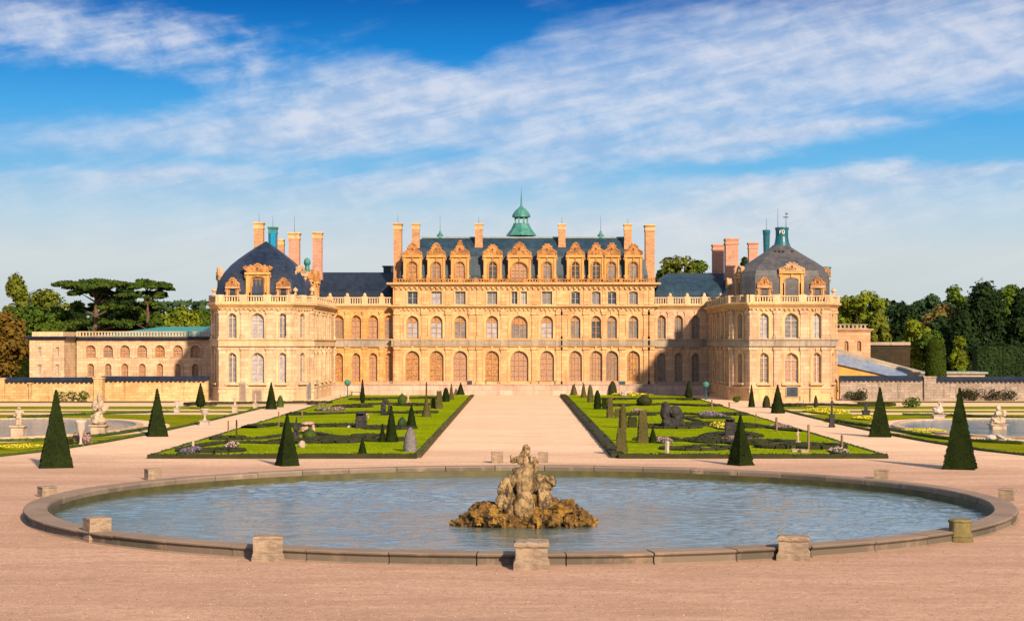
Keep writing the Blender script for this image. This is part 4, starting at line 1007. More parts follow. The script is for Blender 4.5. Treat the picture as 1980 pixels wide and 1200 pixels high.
mb = MB(); mb.box(f.o.x+.2, f.o.x+f.L-.2, Yp+.3, Yp+8.5, zq(650), zq(641)); mb.build('parapet', 'trim_pale', pb)

Yl = 214.0; f = F(X(1600, Yl), Yl, X(1683, Yl), Yl); zl = lambda py: Z(py, Yl); m_ = Yl/FP
lod = empty('lodge', (f.o.x, Yl, 0), 'small flat roofed salmon pink stone lodge right of the palace', 'outbuilding')
ops = [(X(c, Yl)-f.o.x, 8.5*m_, zl(679), zl(659), 'round') for c in (1636.5, 1661)]
plain_build(lod, f, [(0, zl(637), ops)], 'lodge', 'g_mauve', 6, zl(637))
mb = MB(); sweep(mb, [(f.o.x, Yl+6), (f.o.x, Yl), (f.o.x+f.L, Yl), (f.o.x+f.L, Yl+6)], cornice(zl(641), zl(635.5), .35)); mb.build('cornice', 'lodge', lod)
mb = MB(); f.box(mb, 0, f.L-.3, zl(635.5), zl(634), -.3, 0); f.box(mb, 0, f.L-.3, zl(628), zl(626.5), -.3, 0)
k = 0
while k < f.L-.4: f.box(mb, k, k+.22, zl(634), zl(628), -.25, -.05); k += .5
mb.build('parapet', 'trim_grey', lod)

# sloping stair building on the right
ss_ = empty('sloping_outbuilding', (X(1650, 200), 200, 0), 'ochre lean-to with a long sloping blue glazed roof beside the right pavilion', 'outbuilding')
def slab(root, name, mat, pts, th=.2):
    mb = MB(); n = len(pts); mb.face(pts); mb.face([(x, y, z-th) for x, y, z in reversed(pts)])
    for k in range(n):
        a, b = pts[k], pts[(k+1) % n]; mb.face([a, (a[0], a[1], a[2]-th), (b[0], b[1], b[2]-th), b])
    return mb.build(name, mat, root)
Ya, Yb = 197.0, 203.0
mb = MB(); A = [(X(1600, Ya), Ya, 0), (X(1718, Ya), Ya, 0), (X(1718, Ya), Ya, Z(727, Ya)), (X(1600, Ya), Ya, Z(697, Ya))]
mb.rings([A, [(x, Yb-.1, z) for x, y, z in A]]); mb.build('wall', 'ochre', ss_)
slab(ss_, 'glazed_roof', M['g_blue'] if 'g_blue' in M else mat_glass('blue glazing', (.10, .15, .24), (.20, .25, .33), .25, 1.5), [(X(1600, Ya), Ya-.3, Z(696, Ya)), (X(1745, Ya), Ya-.3, Z(729, Ya)), (X(1760, Yb), Yb, Z(720, Yb)), (X(1600, Yb), Yb, Z(678, Yb))])
slab(ss_, 'coping', 'trim_grey', [(X(1600, Yb), Yb, Z(677, Yb)), (X(1785, Yb), Yb, Z(722, Yb)), (X(1785, Yb+1), Yb+1, Z(717.5, Yb+1)), (X(1600, Yb+1), Yb+1, Z(669, Yb+1))], .5)
mb = MB(); A = [(X(1600, Yb), Yb+.02, 0), (X(1785, Yb), Yb+.02, 0), (X(1785, Yb), Yb+.02, Z(722, Yb)-.5), (X(1600, Yb), Yb+.02, Z(677, Yb)-.5)]; mb.rings([A, [(x, y+.9, z) for x, y, z in A]]); mb.build('back_wall', 'lodge', ss_)
lo = empty('low_shed', (X(1860, 203), 203, 0), 'low shed with a flat pale roof behind the right wall, beside the big clipped yew', 'shed')
mb = MB(); mb.box(X(1700, 203), X(1900, 203), 202, 208, 0, Z(722, 203)); mb.build('wall', 'service', lo)
mb = MB(); mb.box(X(1698, 203), X(1905, 203), 201.7, 208.3, Z(722, 203), Z(718.5, 203)); mb.build('roof', 'ridge', lo)
bw_ = empty('back_wall', (X(1710, 222), 222, 0), 'dark mossy wall with pale coping between the pink lodge and the trees', 'wall')
mb = MB(); mb.box(X(1640, 222), X(1760, 222), 222, 223, 0, Z(667, 222)); mb.build('masonry', 'dark_wall', bw_)
mb = MB(); mb.box(X(1640, 222), X(1760, 222), 221.8, 223.2, Z(667, 222), Z(661, 222)); mb.build('coping', 'trim_grey', bw_)

# ------------------------------------------------------------------ perimeter walls
def garden_wall(px0, px1, Y, pyt, lab, mat, piers, cop=8, ivy=None):
    root = empty('garden_wall', (X(px0, Y), Y, 0), lab, 'wall')
    f = F(X(px0, Y), Y, X(px1, Y), Y); zt = Z(pyt, Y); zc_ = Z(pyt+cop, Y)
    mb = MB(); f.box(mb, 0, f.L, -.1, zc_, -.7, 0); f.box(mb, 0, f.L, 0, .35, 0, .08); mb.build('masonry', mat, root)
    mb = MB(); n = int(f.L/.5)
    mb.rings([[f.P(u, zc_, .22), f.P(u, zc_+.05, .24), f.P(u, zt, -.30), f.P(u, zt, -.40), f.P(u, zc_+.05, -.9), f.P(u, zc_, -.88)] for u in (0, f.L)])
    for k in range(n): f.box(mb, k*.5, k*.5+.26, zc_-.16, zc_, 0, .18)
    mb.build('coping', 'slate_navy', root)
    for (a, b, top) in piers:
        mb = MB(); u0, u1 = X(a, Y)-f.o.x, X(b, Y)-f.o.x; f.box(mb, u0, u1, -.05, Z(top, Y)-.12, -.85, .28); f.box(mb, u0-.08, u1+.08, Z(top, Y)-.12, Z(top, Y)+.04, -.93, .36); mb.build('pier', mat, root)
    return root
garden_wall(195, 402, 190.5, 727, 'sunlit stone garden wall with slate coping between tall pier and left pavilion', 'wall_stone', [])
garden_wall(-160, 190, 188, 729, 'sunlit stone garden wall at the far left edge with piers and slate coping', 'wall_stone', [(182, 199, 730), (57, 62, 740), (-5, 10, 731)])
garden_wall(1624, 1787, 190.5, 726, 'shaded grey garden wall with blue coping beside the right pavilion', 'wall_shade_tint', [])
garden_wall(1810, 2160, 190.5, 728, 'shaded grey garden wall with blue coping at the far right edge', 'wall_shade_tint', [(1786, 1809, 728)])

# ------------------------------------------------------------------ lawns, paths, ponds
def poly_sheet(name, pts, z, mat, sub=0):
    mb = MB(); mb.face([(x, y, z) for x, y in pts]); o = mb.build(name, mat); tag(o, kind='structure'); return o
def edge_strip(pts, w0, z0, z1, mat, name, lab, cat, closed=False, leaves=14, group='low clipped edgings of the lawns', rag=.05):
    """a low clipped box edging along a path of points, with ragged leafy faces"""
    root_y = pts[0]
    mb = MB(); 
    P = [Vector(p) for p in pts]; n = len(P)
    for i in range(n if closed else n-1):
        a, b = P[i], P[(i+1) % n]; d = b-a; L_ = d.length; d = d/L_; nn = Vector((-d.y, d.x))
        st = max(1, int(L_/.6)); rings = []
        for k in range(st+1):
            p = a+d*(L_*k/st); q = 1+random.uniform(-rag, rag)*2; h = z0+(z1-z0)*(1+random.uniform(-rag, rag)*3)
            ww = w0/2*q
            rings.append([(p.x+nn.x*s*ww, p.y+nn.y*s*ww, z) for s, z in ((1, z0), (1.03, z0+(h-z0)*.8), (.85, h), (-.85, h), (-1.03, z0+(h-z0)*.8), (-1, z0))])
        mb.rings(rings)
        for k in range(int(L_*leaves)):
            t_ = random.random()*L_; p = a+d*t_; s = random.choice((-1, 1))*random.random()**.5
            zz_ = z1 if abs(s) < .8 else random.uniform(z0, z1)
            mb.leaf((p.x+nn.x*s*w0/2*1.04, p.y+nn.y*s*w0/2*1.04, zz_), random.uniform(.05, .10), (nn.x*s*.8, nn.y*s*.8, .7))
    o = mb.build(name, mat); tag(o, lab, cat, group); return o
LZ = .14
for sg in (-1, 1):
    xi, xo, y0, y1 = 5.35*sg, 19.6*sg, 93.3, 207.0
    side = 'left' if sg < 0 else 'right'
    poly_sheet('lawn', [(min(xi, xo), y0), (max(xi, xo), y0), (max(xi, xo), y1), (min(xi, xo), y1)], LZ, 'grass')
    edge_strip([(xo, y0), (xi, y0)], .45, 0, .24, 'box_dark', 'box_edging', 'dark clipped edging along the near end of the %s central lawn' % side, 'hedge')
    edge_strip([(xi, y0+.3), (xi, y1)], .40 if sg < 0 else .7, 0, .19 if sg < 0 else .24, 'yew_brown' if sg < 0 else 'box_dark', 'box_edging', ('thin orange brown' if sg < 0 else 'wide dark')+' edging between central avenue and %s lawn' % side, 'hedge', leaves=9)
    edge_strip([(xo, y0+.3), (xo, y1)], .25, 0, .17, 'box', 'box_edging', 'green edging along the outer path side of the %s central lawn' % side, 'hedge', leaves=6)
    # outer parterre
    pts = [(sg*x, y) for x, y in [(24.3, 170), (24.3, 150), (24.4, 135), (24.8, 118), (25.4, 109), (26.4, 100), (28.2, 93.5), (32, 88), (40, 84), (60, 82), (60, 170)]]
    poly_sheet('lawn', pts if sg > 0 else pts[::-1], .10, 'grass2')
    edge_strip(pts[:10], .22, 0, .13, 'box', 'box_edging', 'curved edging round the front corner of the %s outer parterre' % side, 'hedge', leaves=6)
    # grass verge by the wall
    poly_sheet('verge', [(sg*36.0 if sg < 0 else 35.5, 183.5), (sg*75, 183.5), (sg*75, 187.6), (sg*36.0 if sg < 0 else 35.5, 187.6)] , .03, 'grass_dull')
    # pond in the outer parterre
    def el(cx, cy, rx, ry, n=72): return [(cx+rx*cos(2*pi*k/n), cy+ry*sin(2*pi*k/n)) for k in range(n)]
    pcx, pcy = 37.5*sg, 123
    poly_sheet('gravel_path', el(pcx, pcy, 12.6, 19.5), .114, 'gravel')
    po = empty('pond', (pcx, pcy, 0), 'pale kerbed ornamental pond in the %s outer parterre' % side, 'pond')
    mb = MB(); A = el(pcx, pcy, 10.8, 16.0); B = el(pcx, pcy, 10.3, 15.4)
    mb.rings([[(x, y, .1) for x, y in A], [(x, y, .27) for x, y in A], [(x, y, .27) for x, y in B], [(x, y, .1) for x, y in B]], False, False); mb.build('kerb', 'service', po)
    poly_sheet('water', el(pcx, pcy, 10.4, 15.5), .22, 'water')
    for yy, hh in ((149.5, 1.6), (158.5, 1.2)): poly_sheet('gravel_path', [(min(sg*24.6, sg*60), yy), (max(sg*24.6, sg*60), yy), (max(sg*24.6, sg*60), yy+hh*2.6), (min(sg*24.6, sg*60), yy+hh*2.6)], .108 if yy < 150 else .108, 'gravel')
# small pale paving path leading round pavilions
# ------------------------------------------------------------------ low embroidered hedges in the lawns
def curve_pts(pxs):  # px,py pairs smoothed
    P = [G(*p) for p in pxs]; out_ = []
    for i in range(len(P)-1):
        p0 = P[max(0, i-1)]; p1 = P[i]; p2 = P[i+1]; p3 = P[min(len(P)-1, i+2)]
        for k in range(6):
            t_ = k/6
            out_.append(tuple(.5*((2*p1[j])+(-p0[j]+p2[j])*t_+(2*p0[j]-5*p1[j]+4*p2[j]-p3[j])*t_*t_+(-p0[j]+3*p1[j]-3*p2[j]+p3[j])*t_**3) for j in (0, 1)))
    out_.append(P[-1]); return out_
HED = [ # label, width, height, material, px path
 ('dark scrolling hedge strip from the purple flower post towards the near left yew', 1.5, .38, 'box_dark', [(350, 876), (385, 868), (430, 862), (480, 861), (520, 862)]),
 ('dark pointed hedge scroll right of the pale ball stone', 2.2, .40, 'box_dark', [(588, 858), (612, 851), (640, 853), (668, 855), (678, 857)]),
 ('thin dark hedge scroll behind the pale ball stone', 1.2, .35, 'box_dark', [(510, 852), (560, 845), (600, 842), (645, 849)]),
 ('dark hedge strip under the tall stone stump of the left lawn', 2.2, .35, 'box_dark', [(612, 829), (660, 828), (700, 829), (745, 829)]),
 ('dark hedge strip left of the small stone gateway', 2.5, .35, 'box_dark', [(505, 829), (540, 824), (575, 826), (610, 828)]),
 ('dark hedge strip crossing the left lawn below the arch ornament', 2.2, .38, 'box_dark', [(598, 805), (650, 803), (720, 801), (790, 802)]),
 ('dark hedge strip crossing the left lawn below the leafy bush', 3.0, .40, 'box_dark', [(658, 789), (700, 786), (760, 784), (815, 785)]),
 ('farthest dark hedge strip crossing the left lawn', 3.0, .40, 'box_dark', [(700, 774), (760, 773), (830, 773)]),
 ('dark hedge strip at the foot of the slender leaning cone', .9, .35, 'box_dark', [(705, 857), (722, 858), (740, 858)]),
 ('broad dark hedge scroll in front of the grey stone stump', 2.4, .36, 'box_dark', [(1336, 856), (1360, 860), (1400, 861), (1440, 859), (1480, 857), (1516, 859)]),
 ('upper dark scroll arching behind the grey stone stump', 1.8, .34, 'box_dark', [(1352, 855), (1370, 846), (1400, 842), (1440, 842), (1466, 848)]),
 ('thin dark hedge line on the near right lawn', .7, .30, 'box_dark', [(1345, 868), (1370, 867), (1400, 870)]),
 ('thick dark hedge bar by the right lawn statue', 1.5, .5, 'box_dark', [(1512, 866), (1540, 866), (1575, 866), (1612, 868)]),
 ('dark hedge strip under the slumped stone ornament of the right lawn', 2.2, .40, 'box_dark', [(1255, 828), (1290, 826), (1330, 827), (1372, 827)]),
 ('curving thin hedge sweeping right from the slumped stone ornament', 1.1, .34, 'box_dark', [(1322, 812), (1342, 816), (1360, 823), (1385, 829)]),
 ('thin dark hedge strip towards the tall post of the right lawn', 1.4, .34, 'box_dark', [(1440, 824), (1470, 828), (1500, 833), (1520, 836)]),
 ('dark hedge strip crossing the right lawn beside the violet bed', 2.2, .38, 'box_dark', [(1212, 804), (1270, 803), (1350, 805), (1400, 806)]),
 ('dark hedge strip crossing the right lawn beneath the dark bush', 3.0, .40, 'box_dark', [(1190, 786), (1240, 786), (1290, 785), (1360, 788)]),
 ('farthest dark hedge strip crossing the right lawn', 3.0, .40, 'box_dark', [(1188, 774), (1250, 774), (1330, 774)]),
 ('dark back hedge of the left outer parterre beside the pavilion', 1.3, .5, 'box_dark', [(405, 783), (450, 783), (520, 782), (605, 781)]),
 ('dark back hedge of the right outer parterre beside the pavilion', 1.3, .5, 'box_dark', [(1520, 786), (1580, 786), (1660, 787), (1700, 787)]),
 ('long dark hedge line behind the left pond', 1.6, .35, 'box', [(20, 812), (120, 806), (240, 802), (330, 799)]),
 ('olive hedge line behind the right pond', 1.6, .35, 'box', [(1745, 805), (1830, 806), (1900, 809), (1990, 812)]),
 ('front hedge line of the left outer parterre beside the urn', 1.0, .35, 'box', [(0, 857), (60, 856), (130, 852), (210, 845), (290, 832)]),
 ('front hedge line of the right outer parterre near the big yews', 1.0, .35, 'box', [(1600, 815), (1690, 829), (1780, 845), (1860, 855), (1980, 862)])]
for lab, wd, h, mt, pth in HED:
    wd = max(.4, wd*.42); pts = curve_pts(pth)
    if mt == 'box_dark':       # curl both ends of the scroll
        for rev in (0, 1):
            if rev: pts = pts[::-1]
            d = Vector(pts[-1])-Vector(pts[-2]); a0 = math.atan2(d.y, d.x); s = random.choice((-1, 1)); r0 = random.uniform(1.6, 2.4)
            c = Vector(pts[-1])+Vector((-sin(a0), cos(a0)))*s*r0
            for k in range(1, 17):
                r = r0*(1-k/21); a = a0-s*pi/2+s*k*.42; pts.append((c.x+r*cos(a), c.y+r*sin(a)))
    if abs(G(*pth[0])[0]) < 20 and abs(G(*pth[-1])[0]) < 20 and mt == 'box_dark': sgn = 1 if pts[0][0] > 0 else -1; pts = [(sgn*min(19.0, max(6.2, abs(x))), max(94.2, y)) for x, y in pts]; pts = [p for k, p in enumerate(pts) if k == 0 or (Vector(p)-Vector(pts[k-1])).length > .02]
    edge_strip(pts, wd, LZ-.04, LZ+h*.40, mt, 'low_hedge', lab, 'hedge', leaves=int(26*wd), group='low hedges of the parterres', rag=.05)

# ------------------------------------------------------------------ topiary
def topiary(px, pyb, wpx, pyt, kind, lab, mat='yew', rot=0.0, top=.03, group='clipped evergreens of the gardens', base_z=0.0, seed=0, lean=0.0, name='clipped_yew'):
    x, Y = G(px, pyb); wd = wpx*Y/FP; h = (pyb-pyt)*Y/FP; Yc = Y+wd*.45
    random.seed(int(px*7+pyb)); root = empty(name, (x, Yc, base_z), lab, 'topiary', group); root.rotation_euler.z = rot
    stem = {'stem': .17, 'stemp': .14}.get(kind, 0)*h
    mb = MB(); lf = MB()
    nseg = 4 if kind in ('pyr', 'block', 'obelisk') else 16
    R = wd/2*(1.10 if nseg == 4 else 1.0)
    def rad(t_):
        if kind == 'pyr': return 1-(1-top)*t_
        if kind == 'obelisk': return 1-.35*t_
        if kind == 'block': return 1-.06*t_
        if kind == 'cone': return (1-t_)**.85*(1-top)+top
        if kind == 'bullet': return sqrt(max(.02, 1-t_**2.2))
        if kind == 'spire': return max(.06, (1-t_*1.65))*.9+.06 if t_ < .6 else .10*(1.2-t_)+.02
        if kind == 'ball' or kind == 'bush': return max(.06, sin(pi*(.12+.86*t_)))
        if kind in ('stem',): return max(.05, sin(pi*min(1, .16+.4*min(1, t_*3)))*(1-t_)**.8)
        if kind == 'stemp': return max(.05, (1-t_)**.8*min(1, .5+t_*4))
        return 1-t_
    n = 14; H0 = stem; H = h-stem
    def surf(t_, a):
        r = R*rad(t_)
        if nseg == 4:
            q = (a/(pi/2)) % 4; k = int(q); fr_ = q-k
            c = [(-1, -1), (1, -1), (1, 1), (-1, 1)]; p, p2 = c[k], c[(k+1) % 4]
            ux, uy = (p[0]+(p2[0]-p[0])*fr_), (p[1]+(p2[1]-p[1])*fr_)
            nx, ny = ((0, -1), (1, 0), (0, 1), (-1, 0))[k]
            return r*.80*ux, r*.80*uy, nx, ny
        return r*cos(a), r*sin(a), cos(a), sin(a)
    nn = 24
    mb.rings([[(surf(k/n, 2*pi*j/nn)[0]*.97, surf(k/n, 2*pi*j/nn)[1]*.97, H0+H*k/n*.985) for j in range(nn)] for k in range(n+1)])
    core = mb.build('core', 'yew_core' if mat == 'yew' else mat, root, loc=(0, 0, 0)) if False else None
    area = 2.8*wd*h; ls = max(.028, min(.075, .05*Y/100+.012)); N = int(min(5200, area/(ls*ls)*1.1))
    for k in range(N):
        t_ = random.random(); 
        if kind in ('pyr', 'cone', 'spire', 'stem', 'stemp') and random.random() < t_*.8: t_ = random.random()**1.6
        sx_, sy_, nx, ny = surf(t_, random.random()*2*pi); q = 1+random.gauss(0, .012)+.07*noise.noise(Vector((sx_*1.6+px, sy_*1.6, t_*h*1.3)))+.035*noise.noise(Vector((sx_*5+px, sy_*5, t_*h*5)))
        mb.leaf((sx_*q, sy_*q, H0+H*t_), ls*random.uniform(.7, 1.3), (nx*1.2, ny*1.2, .30), .22)
    mb.build('foliage', mat, root, loc=(0, 0, 0))
    if stem: lf.tube((0, 0, -.02), (0, 0, stem+.25), .07, .05, 7); lf.build('stem', 'bark', root, loc=(0, 0, 0))
    return root
TP = [
 (100, 905, 71, 755, 'pyr', 'tallest dark yew pyramid on the gravel at the far left', 'yew', .28),
 (300, 844, 43, 752, 'pyr', 'dark yew pyramid on the left path, second from the left edge', 'yew', .30),
 (386, 793, 22, 741, 'stemp', 'yew cone on a short stem in front of the left garden wall', 'yew', 0),
 (523, 791, 22, 739, 'cone', 'smooth yew cone in front of the left pavilion', 'yew', 0),
 (541, 787, 13, 765, 'bullet', 'small rounded bush at the foot of the left pavilion cone', 'box', 0),
 (553, 901, 42, 800, 'pyr', 'slim yew pyramid on the near edge of the left central lawn', 'yew', .5),
 (1863.5, 908, 68, 751, 'pyr', 'tallest dark yew pyramid on the gravel at the far right', 'yew', -.35),
 (1706, 845, 47, 750, 'pyr', 'dark yew pyramid on the right path, beside the right outer parterre', 'yew', -.2),
 (1505.5, 799, 27, 744, 'cone', 'smooth yew cone in front of the right pavilion', 'yew', 0),
 (1434, 900, 42, 803, 'pyr', 'slim yew pyramid on the near edge of the right central lawn', 'yew', .6),
 (1454, 787, 13, 744, 'cone', 'narrow dark cone beside the left corner of the right pavilion', 'yew', 0),
 (1483, 788, 15, 765, 'bullet', 'small rounded bush between the two cones of the right pavilion', 'box_dark', 0),
 (792.5, 878, 26, 831, 'bullet', 'grey lilac bullet shaped shrub at the near inner corner of the left lawn', 'yew_grey', 0),
 (756, 859, 25, 788, 'cone', 'tall green cone near the inner edge of the left lawn', 'yew', 0),
 (739, 859, 14, 824, 'cone', 'small dark cone touching the tall green cone on the left lawn', 'yew', 0),
 (795, 829, 20, 786, 'cone', 'dark cone beside the teal round bush on the left lawn', 'yew', 0),
 (777, 829, 17, 810, 'bush', 'teal round bush beside a dark cone on the left lawn', 'l_blue', 0),
 (824, 809, 19, 742, 'spire', 'brown spired cone on the inner edge of the left lawn', 'yew_brown', 0),
 (837, 792, 11, 772, 'block', 'small brown block of box behind the spired cone', 'yew_brown', 0),
 (849, 793, 14, 758, 'obelisk', 'bronzed obelisk shrub right of the small brown block', 'yew_brown', .1),
 (862, 779, 14, 752, 'bullet', 'small green bullet shrub, third from the far end of the left lawn row', 'yew', 0),
 (872.5, 775, 10, 744, 'cone', 'slim bronzed cone, second from the far end of the left lawn row', 'yew_brown', 0),
 (890.5, 764.5, 16, 742, 'cone', 'small wide cone at the far end of the left lawn row', 'yew', 0),
 (700.5, 789, 12, 736, 'stem', 'slender flame shaped topiary on a stem near the left terrace', 'yew', 0),
 (700, 882, 17, 850, 'cone', 'small ragged cone at the near edge of the left lawn', 'yew', 0),
 (1110.5, 764, 12, 744, 'cone', 'smallest cone at the far end of the right lawn row', 'yew_brown', 0),
 (1128.5, 771, 12, 742, 'cone', 'small bronzed cone, second from the far end of the right lawn row', 'yew_brown', 0),
 (1141.5, 780, 12, 746, 'bullet', 'bronzed bullet shrub, third from the far end of the right lawn row', 'yew_brown', 0),
 (1155.5, 794, 14, 757, 'bullet', 'green bullet shrub beside a small block on the right lawn row', 'yew', 0),
 (1169, 794, 10, 771, 'block', 'small green block between bullet and obelisk on the right lawn', 'yew', 0),
 (1180, 811, 14, 771, 'obelisk', 'flat topped bronzed obelisk on the right lawn', 'yew_brown', .1),
 (1194, 811, 9, 793, 'block', 'tiny brown block right of the flat topped obelisk', 'yew_brown', 0),
 (1205, 831, 16, 784, 'bullet', 'tall bronzed bullet shrub directly behind the nearest inner one of the right lawn', 'yew_brown', 0),
 (1223.5, 830, 19, 809, 'block', 'dark cube of box on the right lawn', 'box_dark', .0),
 (1202.5, 880, 25, 832, 'obelisk', 'bronzed obelisk at the near inner corner of the right lawn', 'yew_brown', 0),
 (1243.5, 861, 23, 797, 'obelisk', 'tallest dark obelisk shrub on the right lawn', 'yew_brown', .05),
 (1263, 861, 16, 829, 'cone', 'low green wedge shrub leaning on the tallest dark obelisk', 'yew', 0),
 (1185, 764, 16, 739, 'bullet', 'round headed dark shrub against the right terrace wall', 'box_dark', 0),
 (1332, 773, 17, 737, 'stemp', 'small dark conifer on a stem in front of the right link wing', 'yew', 0),
 (777, 787, 17, 763, 'bush', 'leafy green bush near the far end of the left lawn', 'box', 0),
 (597, 854, 27, 832, 'bush', 'dark green bush at the foot of the small stone gateway', 'box', 0),
 (1247, 787, 30, 766, 'bush', 'dark spreading bush near the far end of the right lawn', 'box_dark', 0),
 (1578, 789, 8, 765, 'bullet', 'narrow dark shrub at the foot of the right pavilion', 'box_dark', 0),
 (457, 852, 6, 812, 'spire', 'thin dark spire shrub near the outer edge of the left lawn', 'yew_brown', 0)]
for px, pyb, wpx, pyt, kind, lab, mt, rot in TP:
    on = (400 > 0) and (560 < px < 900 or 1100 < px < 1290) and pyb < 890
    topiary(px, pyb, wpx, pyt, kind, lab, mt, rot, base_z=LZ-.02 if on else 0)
# big clipped column behind the right wall
def big_yew():
    Y = 197.5; x = X(1809.5, Y); root = empty('clipped_column', (x, Y, 0), 'big round topped clipped yew column behind the right wall pier', 'topiary')
    R = 21.5*Y/FP; H = Z(655, Y); mb = MB(); prof = lambda t_: 1.0-.22*t_ if t_ < .82 else (.82*sqrt(max(0.0, 1-((t_-.82)/.19)**2))+.0)
    mb.rings([[(R*prof(k/20)*cos(a*pi/12)*.97, R*prof(k/20)*sin(a*pi/12)*.97, H*k/20) for a in range(24)] for k in range(20)])
    for k in range(6500):
        t_ = random.random()
        if t_ > .82 and random.random() < .2: t_ = random.uniform(.82, 1)
        a = random.random()*2*pi; r = R*prof(min(t_, .995))*random.gauss(1, .02); mb.leaf((r*cos(a), r*sin(a), H*t_), .13, (cos(a), sin(a), .5 if t_ < .82 else 1.5))
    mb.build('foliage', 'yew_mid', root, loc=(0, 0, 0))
big_yew()

# ------------------------------------------------------------------ posts, statues, urns, beds
def stake(px, pyb, pyt, lab, r=.05, mat='wood', name='garden_post', cat='post'):
    x, Y = G(px, pyb); h = (pyb-pyt)*Y/FP; r *= .6; mb = MB()
    mb.rings([[(q*r*1.2*a, q*r*1.2*b, z) for a, b in ((-1, -1), (1, -1), (1, 1), (-1, 1))] for q, z in ((1, 0), (1, h*.97), (.5, h))])
    o = mb.build(name, mat, loc=(x, Y, 0)); o.rotation_euler.z = random.random(); return tag(o, lab, cat, 'thin posts standing in the gardens')
for a in [(373.5, 874, 839, 'short grey post rising from the purple flower patch on the left lawn', .09, 'statue'), (441.5, 840, 813, 'thin post by the outer edge of the left lawn', .05), (539, 829, 795, 'thin post beside the left lawn edging, above the slim pyramid', .05),
          (584, 812, 796, 'short post beside the far outer edge of the left lawn', .07), (658.5, 789, 764, 'thin post at the far left lawn, near the terrace', .05),
          (1376.5, 797, 772, 'farthest thin post on the outer side of the right lawn', .07), (1410, 797, 777, 'short post on the gravel beyond the right lawn', .07), (1462, 820, 799, 'short thin post on the outer edge of the right lawn', .05),
          (1501.5, 838, 806, 'dark post standing at the tip of a hedge strip on the right lawn', .08), (1563.5, 876, 820, 'tallest post on the right lawn, next to the thin statue', .07), (1628, 873, 840, 'post rising from the low flower bed at the right lawn corner', .07),
          (1566, 776, 749, 'slim grey post against the right pavilion base', .07, 'statue_dark'), (1290, 881, 852, 'pale blue grey post at the near edge of the right lawn', .11, 'statue_white')]: stake(*a)

def bed(px, py, wpx, dpy, lab, mat, green='box', h=.3):
    x, Y = G(px, py); wd = wpx*Y/FP; d = max(.5, dpy*Y*Y/(6*FP)); root = empty('flower_bed', (x, Y, LZ), lab, 'flower bed', 'flower beds')
    g_ = MB(); f_ = MB(); N = int(min(900, wd*d*120)); ls = .05*Y/95
    g_.ell((0, 0, 0), (wd/2, d/2, h*.6), 20, 8, .4)
    for k in range(N):
        a = random.random()*2*pi; q = sqrt(random.random()); p = (q*wd/2*cos(a), q*d/2*sin(a), h*(1-q*q*.7)*random.uniform(.5, 1.05))
        (f_ if random.random() < .62 else g_).leaf(p, ls*random.uniform(.7, 1.3), (0, -.3, 1))
    g_.build('greenery', green, root, loc=(0, 0, 0)); f_.build('blossom', mat, root, loc=(0, 0, 0))
for a in [(371, 878, 42, 9, 'purple flower patch around the short grey post on the left lawn', 'fl_violet'), (448, 868, 24, 8, 'pale pink flower patch near the outer edge of the left lawn', 'fl_pink'),
          (1622, 879, 36, 8, 'brownish pink flower bed at the outer near corner of the right lawn', 'fl_pink'), (1376, 806, 50, 8, 'violet flower bed on the far right lawn', 'fl_violet'),
          (1282, 858, 38, 8, 'mixed flower patch beside the leaning wedge shrub', 'fl_mix'), (1425, 855, 70, 12, 'mixed purplish bed in front of the grey stone stump', 'fl_mix', 'box_dark', .22), (1510, 831, 45, 6, 'thin mixed bed below the short thin post of the right lawn', 'fl_mix'),
          (1395, 829, 40, 12, 'yellowish flower tuft left of the grey stone stump', 'fl_yellow'), (1222, 765, 80, 4, 'golden yellow flower strip below the right terrace', 'fl_yellow', 'box', .2),
          (1598, 799, 80, 9, 'bright yellow green bed at the inner corner of the right outer parterre', 'fl_yellow', 'grass', .35), (1790, 838, 90, 8, 'yellow flower patch in front of the right pond', 'fl_yellow', 'grass', .2), (1680, 812, 60, 5, 'yellow flower strip left of the second right yew pyramid', 'fl_yellow', 'grass', .2),
          (1236, 800, 30, 5, 'small violet tuft on the far right lawn beneath the dark bush', 'fl_mix'), (40, 868, 90, 6, 'orange yellow flower strip at the front of the left outer parterre', 'fl_yellow', 'grass', .15), (640, 795, 60, 5, 'mauve and green flower strip on the outer far part of the left lawn', 'fl_mix')]: bed(*a)

